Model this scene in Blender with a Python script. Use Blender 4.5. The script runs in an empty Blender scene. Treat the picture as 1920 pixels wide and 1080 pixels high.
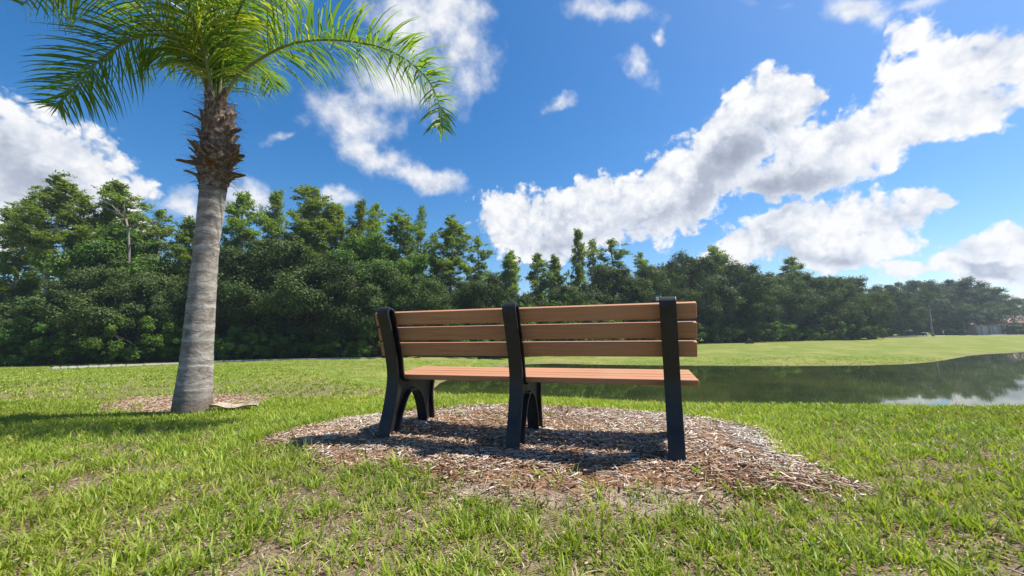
import bpy, math, random
import numpy as np
from mathutils import Vector, Matrix

sc = bpy.context.scene
COL = sc.collection
R = math.radians
rng = np.random.default_rng(7)
random.seed(7)

# ------------------------------------------------------------------ camera
CAMH, PITCH, ROLL, FOC = 0.69, R(7.05), R(0.7), 720.0
cd = bpy.data.cameras.new('camera'); cam = bpy.data.objects.new('camera', cd); COL.objects.link(cam)
cam.matrix_world = Matrix.Translation((0, 0, CAMH)) @ Matrix.Rotation(math.pi / 2 + PITCH, 4, 'X') @ Matrix.Rotation(-ROLL, 4, 'Z')
cd.sensor_width = 36; cd.lens = 36 * FOC / 1920; cd.clip_start = 0.05; cd.clip_end = 6000
sc.camera = cam

# ------------------------------------------------------------------ light
SUN_EL, SUN_AZ = R(58), R(79)          # azimuth from +Y (view direction) towards +X
SUNV = Vector((math.cos(SUN_EL) * math.sin(SUN_AZ), math.cos(SUN_EL) * math.cos(SUN_AZ), math.sin(SUN_EL)))
sl = bpy.data.lights.new('sun', 'SUN'); sun = bpy.data.objects.new('sun', sl); COL.objects.link(sun)
sl.energy = 4.6; sl.angle = R(0.53); sl.color = (1, 0.95, 0.86)
sun.rotation_euler = (-SUNV).to_track_quat('-Z', 'Y').to_euler()
sc.view_settings.view_transform = 'Standard'; sc.view_settings.look = 'None'
sc.view_settings.gamma = 1; sc.view_settings.exposure = 0.85
sc.cycles.use_denoising = True
sc.cycles.max_bounces = 6; sc.cycles.diffuse_bounces = 3; sc.cycles.glossy_bounces = 3
sc.cycles.transmission_bounces = 3; sc.cycles.transparent_max_bounces = 4
sc.cycles.volume_bounces = 0
sc.cycles.caustics_reflective = False; sc.cycles.caustics_refractive = False
sc.cycles.sample_clamp_indirect = 6

# ------------------------------------------------------------------ small helpers
def pdir(px, py):
    """direction in the world of a point of the sky / view"""
    u = (px - 960) / FOC; v = (540 - py) / FOC
    u, v = u * math.cos(ROLL) + v * math.sin(ROLL), -u * math.sin(ROLL) + v * math.cos(ROLL)
    return Vector((u, math.cos(PITCH) - v * math.sin(PITCH), math.sin(PITCH) + v * math.cos(PITCH)))
def at(px, py, Y):
    d = pdir(px, py); return Vector((0, 0, CAMH)) + d * (Y / d.y)

def lerp(a, b, t): return a + (b - a) * t
def sstep(a, b, x):
    t = np.clip((x - a) / (b - a), 0, 1); return t * t * (3 - 2 * t)
_lat = np.random.default_rng(3).random((256, 256))
def vnoise(x, y, s=1.0, o=0.0):
    x = np.asarray(x, float) / s + 37.3 + o * 17.1; y = np.asarray(y, float) / s + 91.7 + o * 5.3
    xi = np.floor(x).astype(int); yi = np.floor(y).astype(int)
    fx = x - xi; fy = y - yi; fx = fx * fx * (3 - 2 * fx); fy = fy * fy * (3 - 2 * fy)
    g = lambda i, j: _lat[i % 256, j % 256]
    return (g(xi, yi) * (1 - fx) * (1 - fy) + g(xi + 1, yi) * fx * (1 - fy)
            + g(xi, yi + 1) * (1 - fx) * fy + g(xi + 1, yi + 1) * fx * fy)
def fbm(x, y, s=1.0, o=0.0):
    return (vnoise(x, y, s, o) * .53 + vnoise(x, y, s * .47, o + 1) * .3 + vnoise(x, y, s * .21, o + 2) * .17)

def sdpoly(x, y, P):
    """signed distance to a polygon, negative inside"""
    x = np.asarray(x, float); y = np.asarray(y, float)
    d = np.full(x.shape, 1e18); ins = np.zeros(x.shape, bool)
    n = len(P)
    for i in range(n):
        ax, ay = P[i]; bx, by = P[(i + 1) % n]
        ex, ey = bx - ax, by - ay
        t = np.clip(((x - ax) * ex + (y - ay) * ey) / (ex * ex + ey * ey), 0, 1)
        d = np.minimum(d, (x - ax - ex * t) ** 2 + (y - ay - ey * t) ** 2)
        c = ((ay > y) != (by > y)) & (x < (bx - ax) * (y - ay) / (by - ay + 1e-12) + ax)
        ins ^= c
    d = np.sqrt(d)
    return np.where(ins, -d, d)

def gnd0(px, py, z=0.0):
    d = pdir(px, py); t = (z - CAMH) / d.z
    return (d.x * t, d.y * t)

def smooth_poly(P, it=2):
    for _ in range(it):
        Q = []
        for i in range(len(P)):
            a, b = P[i], P[(i + 1) % len(P)]
            Q += [(a[0] * .75 + b[0] * .25, a[1] * .75 + b[1] * .25), (a[0] * .25 + b[0] * .75, a[1] * .25 + b[1] * .75)]
        P = Q
    return P

WATER = -1.50
POND = [gnd0(812, 724, WATER), gnd0(860, 704, WATER), gnd0(930, 690, WATER), gnd0(1000, 681, WATER), gnd0(1150, 684, WATER),
        gnd0(1450, 686, WATER), gnd0(1690, 684, WATER), gnd0(1765, 677, WATER), gnd0(1830, 665, WATER),
        gnd0(1920, 660.5, WATER), (75, 48), (110, 45), (110, 12), (60, 7.6), (12, 7.4), (3.5, 7.5), (.6, 8.6), (-1.2, 11), (-2.8, 14.5)]
POND = smooth_poly(POND, 1)
MULCH = smooth_poly([gnd0(*p) for p in [(488, 832), (580, 806), (700, 779), (850, 765), (1010, 763), (1250, 781), (1420, 801), (1480, 835),
         (1490, 880), (1560, 902), (1545, 922), (1430, 930), (1290, 937), (1120, 942), (960, 930), (860, 910), (760, 897), (640, 872), (560, 852)]], 1)
SAND = smooth_poly([gnd0(*p) for p in [(850, 905), (960, 922), (1120, 934), (1330, 926), (1440, 938), (1320, 958), (1100, 964), (930, 952), (800, 922)]], 1)
RING = smooth_poly([gnd0(*p) for p in [(170, 764), (220, 750), (330, 741), (440, 739), (520, 743), (500, 755), (430, 766), (330, 776), (230, 775)]], 1)

def terrain(x, y):
    x = np.asarray(x, float); y = np.asarray(y, float)
    drop = lerp(0.98, 0.62, sstep(-8, 25, x))
    b = -drop * sstep(3.4, 28.0, y)
    b = b + (fbm(x, y, 6.0) - .5) * .16 * sstep(5, 12, y)
    d = sdpoly(x, y, POND)
    w = np.interp(y, [8, 14, 24, 40], [4.1, 5.5, 16, 14])
    w = np.where(x < -3, np.minimum(w, 8), w)
    f = sstep(0, 1, np.clip(d / w, 0, 1))
    fl = np.clip(d / w, 0, 1); f = np.where(y < 20, .72 * fl + .28 * f, f)
    f2 = np.clip(d / w, 0, 1) ** .8
    f = np.where(y > 20, f2, f)
    z = lerp(WATER + .0, b, f)
    z = np.where(d < 0, WATER + np.maximum(d * .25, -.8), z)
    near = sstep(9, 4, np.hypot(x, y))
    z = z + near * ((fbm(x, y, .5, 3) - .5) * .03)
    z = z + .02 * sstep(.12, -.1, sdpoly(x, y, MULCH)) * near
    return z
def tz(x, y): return float(terrain(np.array([x]), np.array([y]))[0])

def tag(o, label=None, cat=None, group=None, kind=None):
    if label: o['label'] = label
    if cat: o['category'] = cat
    if group: o['group'] = group
    if kind: o['kind'] = kind
    return o
def empty(name, loc, label, cat, group=None, rz=0):
    o = bpy.data.objects.new(name, None); COL.objects.link(o)
    o.location = loc; o.rotation_euler = (0, 0, rz); o.empty_display_size = .2
    return tag(o, label, cat, group)
def np_mesh(name, V, F, mat=None, attr=None, smooth=False):
    """V (n,3); F (m,k) all same k"""
    V = np.asarray(V, np.float32); F = np.asarray(F, np.int32)
    me = bpy.data.meshes.new(name)
    me.vertices.add(len(V)); me.vertices.foreach_set('co', V.ravel())
    m, k = F.shape
    me.loops.add(m * k); me.loops.foreach_set('vertex_index', F.ravel())
    me.polygons.add(m); me.polygons.foreach_set('loop_start', np.arange(0, m * k, k, dtype=np.int32))
    me.update(calc_edges=True)
    if smooth: me.polygons.foreach_set('use_smooth', np.ones(m, bool))
    if attr:
        for an, (dom, arr) in attr.items():
            a = me.attributes.new(an, 'FLOAT', dom); a.data.foreach_set('value', np.asarray(arr, np.float32))
    if mat: me.materials.append(mat)
    return me
def link(name, me, parent=None):
    o = bpy.data.objects.new(name, me); COL.objects.link(o)
    if parent: o.parent = parent
    return o
def copy_tree(o, parent=None):
    c = o.copy(); COL.objects.link(c); c.parent = parent
    for ch in list(o.children): copy_tree(ch, c)
    return c

class MB:
    """collects polygons, any size, into one mesh"""
    def __init__(s): s.v = []; s.f = []
    def box(s, c, sz, rz=0, ry=0, rx=0, jit=0, taper=1):
        M = Matrix.Rotation(rz, 3, 'Z') @ Matrix.Rotation(ry, 3, 'Y') @ Matrix.Rotation(rx, 3, 'X')
        n = len(s.v)
        for k in (-1, 1):
            t = 1 if k < 0 else taper
            for i, j in ((-1, -1), (1, -1), (1, 1), (-1, 1)):
                p = M @ Vector((i * sz[0] / 2 * t, j * sz[1] / 2 * t, k * sz[2] / 2)) + Vector(c)
                s.v.append(p)
        s.f += [tuple(n + q for q in f) for f in ((3, 2, 1, 0), (4, 5, 6, 7), (0, 1, 5, 4), (1, 2, 6, 5), (2, 3, 7, 6), (3, 0, 4, 7))]
    def tube(s, pts, rad, k=8, cap=True):
        pts = [Vector(p) for p in pts]
        if not hasattr(rad, '__len__'): rad = [rad] * len(pts)
        n = len(s.v); ref = None
        for i, p in enumerate(pts):
            t = (pts[min(i + 1, len(pts) - 1)] - pts[max(i - 1, 0)]).normalized()
            if ref is None:
                ref = t.orthogonal().normalized()
            a = (ref - t * ref.dot(t)).normalized(); ref = a; b = t.cross(a)
            for j in range(k):
                an = 2 * math.pi * j / k
                s.v.append(p + (a * math.cos(an) + b * math.sin(an)) * rad[i])
        for i in range(len(pts) - 1):
            for j in range(k):
                s.f.append((n + i * k + j, n + i * k + (j + 1) % k, n + (i + 1) * k + (j + 1) % k, n + (i + 1) * k + j))
        if cap:
            s.f.append(tuple(n + j for j in range(k))[::-1]); s.f.append(tuple(n + (len(pts) - 1) * k + j for j in range(k)))
    def poly(s, pts):
        n = len(s.v); s.v += [Vector(p) for p in pts]; s.f.append(tuple(range(n, n + len(pts))))
    def mesh(s, name, mat, smooth=False, bevel=0):
        me = bpy.data.meshes.new(name); me.from_pydata([tuple(v) for v in s.v], [], s.f); me.update()
        if mat: me.materials.append(mat)
        if smooth: me.polygons.foreach_set('use_smooth', [True] * len(me.polygons))
        return me
    def build(s, name, mat, parent=None, smooth=False, bevel=0):
        o = link(name, s.mesh(name, mat, smooth), parent)
        if bevel:
            m = o.modifiers.new('bevel', 'BEVEL'); m.width = bevel; m.segments = 2; m.limit_method = 'ANGLE'; m.angle_limit = R(40)
        return o

# ------------------------------------------------------------------ node helper
class NT:
    def __init__(s, tree): s.t = tree; s.n = tree.nodes; s.l = tree.links; s.n.clear()
    def node(s, typ, **kw):
        n = s.n.new(typ)
        for k, v in kw.items():
            if k.startswith('in_'):
                key = k[3:]; key = int(key) if key.isdigit() else key.replace('_', ' ')
                if hasattr(v, 'is_output'): s.l.new(v, n.inputs[key])
                else: n.inputs[key].default_value = v
            else: setattr(n, k, v)
        return n
    def math(s, op, a, b=None, c=None, clamp=False):
        n = s.n.new('ShaderNodeMath'); n.operation = op; n.use_clamp = clamp
        for i, x in enumerate((a, b, c)):
            if x is None: continue
            if hasattr(x, 'is_output'): s.l.new(x, n.inputs[i])
            else: n.inputs[i].default_value = x
        return n.outputs[0]
    def vec(s, op, a, b=None, scale=None, out=0):
        n = s.n.new('ShaderNodeVectorMath'); n.operation = op
        for i, x in enumerate((a, b)):
            if x is None: continue
            if hasattr(x, 'is_output'): s.l.new(x, n.inputs[i])
            else: n.inputs[i].default_value = x
        if scale is not None:
            if hasattr(scale, 'is_output'): s.l.new(scale, n.inputs['Scale'])
            else: n.inputs['Scale'].default_value = scale
        return n.outputs[out]
    def mix(s, f, a, b, blend='MIX'):
        n = s.n.new('ShaderNodeMix'); n.data_type = 'RGBA'; n.blend_type = blend
        for key, x in ((0, f), (6, a), (7, b)):
            if hasattr(x, 'is_output'): s.l.new(x, n.inputs[key])
            else: n.inputs[key].default_value = (*x, 1) if hasattr(x, '__len__') and len(x) == 3 else x
        return n.outputs[2]
    def noise(s, vec, scale, detail=4, rough=.55, dist=0, color=False):
        n = s.n.new('ShaderNodeTexNoise'); n.inputs['Scale'].default_value = scale
        n.inputs['Detail'].default_value = detail; n.inputs['Roughness'].default_value = rough; n.inputs['Distortion'].default_value = dist
        if vec is not None: s.l.new(vec, n.inputs['Vector'])
        return n.outputs[1 if color else 0]
    def ramp(s, f, stops, interp='LINEAR'):
        n = s.n.new('ShaderNodeValToRGB'); n.color_ramp.interpolation = interp
        e = n.color_ramp.elements
        while len(e) < len(stops): e.new(.5)
        for q, (p, c) in zip(e, stops):
            q.position = p; q.color = (*c, 1) if hasattr(c, '__len__') else (c, c, c, 1)
        s.l.new(f, n.inputs[0]); return n.outputs[0]
    def mrange(s, v, a, b, c=0, d=1, typ='SMOOTHSTEP'):
        n = s.n.new('ShaderNodeMapRange'); n.interpolation_type = typ
        s.l.new(v, n.inputs[0])
        for i, x in zip((1, 2, 3, 4), (a, b, c, d)): n.inputs[i].default_value = x
        return n.outputs[0]
    def attr(s, name, out=2):
        n = s.n.new('ShaderNodeAttribute'); n.attribute_name = name; return n.outputs[out]
    def obj(s): return s.n.new('ShaderNodeTexCoord').outputs['Object']
    def bump(s, h, strength=.5, dist=.02):
        n = s.n.new('ShaderNodeBump'); n.inputs['Strength'].default_value = strength; n.inputs['Distance'].default_value = dist
        s.l.new(h, n.inputs['Height']); return n.outputs[0]
def material(name):
    m = bpy.data.materials.new(name); m.use_nodes = True; return m, NT(m.node_tree)
def finish(nt, col, rough=.6, normal=None, spec=.3, metal=0):
    p = nt.n.new('ShaderNodeBsdfPrincipled')
    for key, x in (('Base Color', col), ('Roughness', rough), ('Specular IOR Level', spec), ('Metallic', metal)):
        if hasattr(x, 'is_output'): nt.l.new(x, p.inputs[key])
        else: p.inputs[key].default_value = (*x, 1) if hasattr(x, '__len__') else x
    if normal is not None: nt.l.new(normal, p.inputs['Normal'])
    o = nt.n.new('ShaderNodeOutputMaterial'); nt.l.new(p.outputs[0], o.inputs[0]); return p
def leafy(nt, col, trans=.35, tcol=None, rough=.5, spec=.2):
    """leaf: principled front with light passing through"""
    p = nt.n.new('ShaderNodeBsdfPrincipled'); nt.l.new(col, p.inputs['Base Color'])
    p.inputs['Roughness'].default_value = rough; p.inputs['Specular IOR Level'].default_value = spec
    t = nt.n.new('ShaderNodeBsdfTranslucent')
    tc = nt.mix(1.0, col, tcol or (1.25, 1.2, .5), 'MULTIPLY'); nt.l.new(tc, t.inputs[0])
    mx = nt.n.new('ShaderNodeMixShader'); mx.inputs[0].default_value = trans
    nt.l.new(p.outputs[0], mx.inputs[1]); nt.l.new(t.outputs[0], mx.inputs[2])
    o = nt.n.new('ShaderNodeOutputMaterial'); nt.l.new(mx.outputs[0], o.inputs[0])

# ------------------------------------------------------------------ world: sky and cumulus, laid out by direction
def build_world():
    w = bpy.data.worlds.new('World'); sc.world = w; w.use_nodes = True
    nt = NT(w.node_tree)
    sky = nt.node('ShaderNodeTexSky', sky_type='NISHITA', sun_disc=False, sun_elevation=SUN_EL, sun_rotation=SUN_AZ,
                  altitude=0, air_density=1.0, dust_density=.7, ozone_density=3.0)
    D = nt.n.new('ShaderNodeTexCoord').outputs['Generated']
    skyc = nt.node('ShaderNodeHueSaturation', in_Saturation=1.38, in_Value=1.0, in_Color=sky.outputs[0]).outputs[0]
    # sky strength
    b1 = nt.node('ShaderNodeBackground', in_Color=skyc, in_Strength=.09)
    # warped direction
    n1 = nt.noise(D, 4.5, 2, .5, color=True)
    n2 = nt.noise(D, 14, 4, .6, color=True)
    w1 = nt.vec('SCALE', nt.vec('SUBTRACT', n1, (.5, .5, .5)), scale=.09)
    w2 = nt.vec('SCALE', nt.vec('SUBTRACT', n2, (.5, .5, .5)), scale=.07)
    P = nt.vec('ADD', nt.vec('ADD', D, w1), w2)
    def blob(px, py, rx, ry, rot=0):
        c = pdir(px, py).normalized(); th = R(rot); e = .5
        a = (pdir(px + rx * math.cos(th) * e, py - rx * math.sin(th) * e).normalized()
             - pdir(px - rx * math.cos(th) * e, py + rx * math.sin(th) * e).normalized())
        b = (pdir(px + ry * math.sin(th) * e, py + ry * math.cos(th) * e).normalized()
             - pdir(px - ry * math.sin(th) * e, py - ry * math.cos(th) * e).normalized())
        g = Matrix(((a.dot(a), a.dot(b)), (a.dot(b), b.dot(b)))).inverted()
        A = a * g[0][0] + b * g[0][1]; B = a * g[1][0] + b * g[1][1]
        u = nt.vec('DOT_PRODUCT', P, tuple(A), out=1); v = nt.vec('DOT_PRODUCT', P, tuple(B), out=1)
        cb = nt.node('ShaderNodeCombineXYZ', in_0=u, in_1=v)
        q = nt.vec('SUBTRACT', cb.outputs[0], (c.dot(A), c.dot(B), 0))
        return nt.vec('LENGTH', q, out=1)
    def union(lst, k=.25):
        acc = None
        for (*bl, wgt) in lst:
            f = nt.math('MULTIPLY_ADD', blob(*bl), -wgt, wgt)
            acc = f if acc is None else nt.math('SMOOTH_MAX', acc, f, k)
        return acc
    big = [  # px, py, rx, ry, rotation, weight
        (1445, 210, 95, 95, 20, 1.0), (1360, 290, 130, 85, 42, 1.0), (1250, 370, 150, 85, 28, 1.0), (1100, 410, 160, 75, 12, 1.0),
        (970, 415, 90, 70, 0, 1.0), (1560, 280, 150, 75, 8, 1.0), (1700, 235, 130, 80, 22, 1.0), (1500, 330, 170, 55, 12, 1.0),
        (1780, 130, 150, 85, 15, 1.0), (1900, 100, 110, 70, 10, .9), (1690, 60, 60, 40, 30, .6),
        (1010, 455, 90, 40, 0, .9),
        (1480, 440, 190, 60, 12, 1.0), (1570, 478, 180, 42, 0, 1.0), (1385, 465, 80, 50, 20, .9), (1850, 195, 110, 55, 20, .75), (1640, 430, 110, 40, 10, .8), (1725, 385, 65, 30, 5, .8),
        (1850, 460, 120, 45, 5, 1.0), (1800, 500, 110, 28, 0, .9), (1910, 540, 60, 35, 0, .9), (1700, 515, 70, 22, 0, .8),
        (90, 325, 270, 115, -20, 1.0), (-80, 380, 220, 150, 0, 1.0)]
    wisp = [
        (800, 30, 150, 130, -25, .95), (860, 110, 80, 80, 0, .6), (760, 170, 110, 60, -20, .7), (660, 230, 120, 55, -15, .9),
        (690, 290, 110, 45, -25, .9), (790, 335, 110, 26, -18, .8), (630, 370, 50, 24, 5, .9), (460, 385, 60, 50, 0, 1.0), (345, 390, 50, 38, 0, .9),
        (1130, 20, 110, 42, -8, .9), (1190, 140, 45, 25, -20, .6), (1225, 78, 24, 16, 0, .7), (1040, 195, 38, 13, 15, .6),
        (1610, 15, 75, 42, 5, .95), (1700, 5, 90, 20, 10, .5), (1880, 190, 70, 30, 20, .6), (520, 250, 50, 14, 10, .45), (1450, 5, 60, 10, 0, .2)]
    grey = [(1370, 310, 140, 60, 38, 1.3), (1420, 375, 210, 60, 10, 1.5), (1230, 420, 160, 40, 8, .9), (1560, 345, 120, 26, 15, .8),
            (1060, 450, 120, 30, 0, .7), (1850, 495, 90, 22, 8, 1.2), (60, 350, 200, 80, -20, .75), (1570, 495, 120, 22, 0, .7), (1780, 230, 90, 30, 15, .5)]
    n3 = nt.noise(D, 8, 8, .60)
    n4 = nt.noise(D, 26, 3, .5)
    n3s = nt.noise(nt.vec('ADD', D, tuple(SUNV * .035)), 8, 4, .60)
    n4s = nt.noise(nt.vec('ADD', D, tuple(SUNV * .010)), 30, 3, .62)
    vo = nt.node('ShaderNodeTexVoronoi', feature='SMOOTH_F1', in_Vector=nt.vec('ADD', D, w2), in_Scale=24.0, in_Smoothness=.25, in_Detail=2.0, in_Roughness=.6)
    U = union(big); W = union(wisp)
    nz = nt.math('MULTIPLY_ADD', n3, .9, -.38); nz2 = nt.math('ADD', nt.math('MULTIPLY_ADD', n4, .5, -.25), nt.math('MULTIPLY_ADD', vo.outputs['Distance'], -.42, .20))
    nn = nt.math('ADD', nz, nz2)
    nw = nt.math('ADD', nz, nt.math('MULTIPLY_ADD', n4, .5, -.25))
    dB = nt.math('ADD', nt.math('ADD', U, .16), nn)
    dW = nt.math('ADD', nt.math('SUBTRACT', W, .06), nt.math('MULTIPLY', nw, 1.5))
    aB = nt.mrange(dB, .0, .30); aW = nt.mrange(dW, .0, .85)
    aW = nt.math('MULTIPLY', aW, .93)
    alpha = nt.math('MAXIMUM', aB, aW)
    # sunward density difference gives lit tops and shaded bellies
    dif = nt.math('ADD', nt.math('MULTIPLY', nt.math('SUBTRACT', n3, n3s), 1.35), nt.math('MULTIPLY', nt.math('SUBTRACT', n4, n4s), .5))
    G = nt.math('MULTIPLY', nt.mrange(union(grey, .3), -.05, .8), nt.mrange(dB, .12, .75))
    lit = nt.math('SUBTRACT', nt.math('ADD', nt.math('MULTIPLY_ADD', vo.outputs['Distance'], -.35, 1.17), dif), nt.math('MULTIPLY', G, .60), clamp=True)
    cc = nt.ramp(lit, [(0, (.36, .40, .50)), (.35, (.48, .53, .64)), (.7, (.78, .82, .90)), (.95, (1.0, 1.0, 1.0))])
    b2 = nt.node('ShaderNodeBackground', in_Color=cc, in_Strength=.55)
    # thin veil near the horizon
    mx = nt.node('ShaderNodeMixShader', in_0=alpha, in_1=b1.outputs[0], in_2=b2.outputs[0])
    o = nt.n.new('ShaderNodeOutputWorld'); nt.l.new(mx.outputs[0], o.inputs[0])
    w.cycles.sampling_method = 'MANUAL'; w.cycles.sample_map_resolution = 512
build_world()

# ------------------------------------------------------------------ materials
def mat_ground():
    m, nt = material('lawn_ground'); P = nt.obj()
    n1 = nt.noise(P, .35, 4, .6); n2 = nt.noise(P, 2.2, 5, .65); n3 = nt.noise(P, 40, 4, .7); n4 = nt.noise(P, 12, 4, .7)
    soil = nt.ramp(nt.noise(P, 110, 5, .8), [(.3, (.05, .035, .02)), (.5, (.20, .15, .095)), (.7, (.42, .34, .23))])
    g = nt.ramp(n4, [(.3, (.06, .07, .018)), (.5, (.12, .14, .03)), (.7, (.21, .20, .07))])
    far = nt.ramp(nt.math('ADD', nt.math('MULTIPLY', n3, .5), nt.math('MULTIPLY', nt.noise(P, 1.1, 6, .75), .5)), [(.35, (.075, .125, .018)), (.5, (.15, .20, .035)), (.65, (.26, .29, .06))])
    yel = nt.mix(nt.mrange(n1, .42, .66), far, (.24, .24, .07))
    yel = nt.mix(nt.math('MULTIPLY', nt.mrange(n2, .5, .7), .6), yel, (.20, .155, .07))
    fa = nt.attr('far'); near = nt.mix(nt.mrange(nt.noise(P, 26, 5, .8), .48, .66), soil, g)
    c = nt.mix(fa, near, yel)
    mul = nt.ramp(nt.noise(P, 60, 5, .8), [(.3, (.07, .03, .015)), (.5, (.24, .135, .075)), (.7, (.46, .32, .21))])
    c = nt.mix(nt.attr('mulch'), c, mul)
    snd = nt.ramp(n3, [(.3, (.20, .15, .10)), (.7, (.42, .35, .26))])
    c = nt.mix(nt.attr('sand'), c, snd)
    shore = nt.ramp(n4, [(.3, (.12, .085, .045)), (.7, (.30, .24, .15))])
    c = nt.mix(nt.attr('shore'), c, shore)
    h = nt.math('ADD', n3, nt.math('MULTIPLY', n4, 1.5))
    finish(nt, c, .95, nt.bump(h, .8, .03), .1); return m
def mat_grass():
    m, nt = material('grass_blades'); r = nt.attr('rnd'); t = nt.attr('tip')
    P = nt.obj()
    g = nt.ramp(r, [(0, (.14, .21, .025)), (.35, (.27, .37, .04)), (.62, (.41, .49, .06)), (.78, (.54, .54, .12)), (.86, (.45, .37, .17)), (1, (.60, .50, .30))])
    g = nt.mix(nt.math('MULTIPLY', nt.mrange(nt.noise(P, .5, 3, .6), .4, .68), .5), g, (.24, .26, .045))
    leafy(nt, g, .42, (1.1, 1.15, .5), .45, .3); return m
def mat_leaf(name, stops, trans=.3, vary=.5, rough=.5, spec=.25):
    m, nt = material(name); r = nt.attr('rnd')
    g = nt.ramp(r, stops)
    oi = nt.n.new('ShaderNodeObjectInfo').outputs['Random']
    hs = nt.node('ShaderNodeHueSaturation', in_Color=g)
    nt.l.new(nt.math('MULTIPLY_ADD', oi, .04 * vary, .5 - .02 * vary), hs.inputs['Hue'])
    nt.l.new(nt.math('MULTIPLY_ADD', nt.math('FRACT', nt.math('MULTIPLY', oi, 7.3)), .7 * vary, 1 - .35 * vary), hs.inputs['Value'])
    leafy(nt, hs.outputs[0], trans, None, rough, spec); return m
def mat_bark(name, a, b, scale=6):
    m, nt = material(name); P = nt.obj()
    mp = nt.node('ShaderNodeMapping', in_Vector=P); mp.inputs['Scale'].default_value = (1, 1, .25)
    n = nt.noise(mp.outputs[0], scale, 5, .7)
    finish(nt, nt.ramp(n, [(.3, a), (.7, b)]), .9, nt.bump(n, .8, .05), .1); return m
def mat_plain(name, col, rough=.6, amt=.15, scale=20, spec=.3, bump=.2, dist=.004):
    m, nt = material(name); P = nt.obj(); n = nt.noise(P, scale, 4, .6)
    a = tuple(c * (1 - amt) for c in col); b = tuple(min(1, c * (1 + amt)) for c in col)
    finish(nt, nt.ramp(n, [(.3, a), (.7, b)]), rough, nt.bump(n, bump, dist), spec); return m
M = {}
M['ground'] = mat_ground(); M['grass'] = mat_grass()
M['oak'] = mat_leaf('oak_leaves', [(0, (.035, .065, .018)), (.5, (.08, .125, .036)), (.85, (.14, .18, .062)), (1, (.24, .26, .13))], .25, .6, .6, .12)
M['cypress'] = mat_leaf('cypress_needles', [(0, (.09, .155, .03)), (.5, (.19, .28, .05)), (1, (.31, .38, .09))], .5, .5, .6, .1)
M['shrub'] = mat_leaf('shrub_leaves', [(0, (.045, .10, .016)), (.5, (.10, .19, .028)), (1, (.19, .28, .05))], .3, .6, .6, .12)
M['palm'] = mat_leaf('palm_leaflets', [(0, (.05, .12, .018)), (.5, (.13, .25, .028)), (.85, (.24, .36, .045)), (1, (.44, .46, .08))], .5, .1, .38, .4)
M['farpalm'] = mat_leaf('far_palm_leaflets', [(0, (.03, .06, .018)), (.5, (.06, .10, .028)), (1, (.13, .17, .05))], .25, .2, .6, .1)
M['bark'] = mat_bark('tree_bark', (.05, .04, .03), (.17, .14, .11))
M['paletrunk'] = mat_bark('pale_cypress_bark', (.16, .135, .11), (.40, .36, .31))
M['snag'] = mat_bark('bare_dead_wood', (.12, .10, .085), (.28, .25, .22))

def mat_chips():
    m, nt = material('wood_chips'); r = nt.attr('rnd'); P = nt.obj()
    n = nt.noise(P, 90, 3, .6)
    c = nt.ramp(r, [(0, (.09, .04, .022)), (.25, (.24, .12, .062)), (.45, (.40, .25, .15)), (.65, (.54, .41, .30)), (.85, (.66, .55, .44)), (1, (.78, .72, .64))])
    c = nt.mix(nt.mrange(n, .3, .7, 0, .35), c, (.12, .08, .055))
    finish(nt, c, .85, None, .15); return m
M['chips'] = mat_chips()
def mat_slat():
    m, nt = material('brown_recycled_board'); P = nt.obj()
    mp = nt.node('ShaderNodeMapping', in_Vector=P); mp.inputs['Scale'].default_value = (1.5, 40, 40)
    n = nt.noise(mp.outputs[0], 2.2, 5, .7); n2 = nt.noise(P, 240, 2, .6); n3 = nt.noise(P, 3, 3, .6)
    c = nt.ramp(n, [(.25, (.32, .142, .066)), (.5, (.42, .192, .092)), (.75, (.50, .245, .125))])
    c = nt.mix(nt.mrange(n3, .35, .75, 0, .35), c, (.36, .22, .135))
    oi = nt.n.new('ShaderNodeObjectInfo').outputs['Random']
    c = nt.node('ShaderNodeHueSaturation', in_Color=c, in_Value=nt.math('MULTIPLY_ADD', oi, .16, .95)).outputs[0]
    finish(nt, c, .58, nt.bump(nt.math('ADD', n, n2), .25, .0015), .3); return m
M['slat'] = mat_slat()
def mat_cast():
    m, nt = material('black_cast_metal'); P = nt.obj()
    n = nt.noise(P, 90, 3, .6); n2 = nt.noise(P, 9, 4, .6)
    c = nt.ramp(n2, [(.35, (.008, .008, .009)), (.7, (.026, .026, .028))])
    finish(nt, c, nt.mrange(n2, .3, .7, .38, .55), nt.bump(n, .55, .0035), .4); return m
M['cast'] = mat_cast()
def mat_palmtrunk():
    m, nt = material('palm_trunk_bark'); P = nt.obj()
    mp = nt.node('ShaderNodeMapping', in_Vector=P); mp.inputs['Scale'].default_value = (1, 1, 2.6)
    n = nt.noise(mp.outputs[0], 6, 7, .75, 1.2); n2 = nt.noise(P, 45, 4, .7)
    mp2 = nt.node('ShaderNodeMapping', in_Vector=P); mp2.inputs['Scale'].default_value = (7, 7, .6)
    n5 = nt.noise(mp2.outputs[0], 8, 4, .6)
    r = nt.attr('ring')
    c = nt.ramp(n, [(.30, (.10, .08, .065)), (.47, (.24, .205, .175)), (.7, (.46, .42, .37))])
    c = nt.mix(nt.mrange(n5, .55, .75, 0, .5), c, (.13, .10, .08))
    c = nt.mix(nt.math('MULTIPLY', r, .85), c, (.56, .53, .48))
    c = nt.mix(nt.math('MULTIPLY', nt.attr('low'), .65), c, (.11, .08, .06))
    finish(nt, c, .9, nt.bump(nt.math('ADD', n, nt.math('MULTIPLY', n2, .5)), .7, .02), .15); return m
M['ptrunk'] = mat_palmtrunk()
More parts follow.
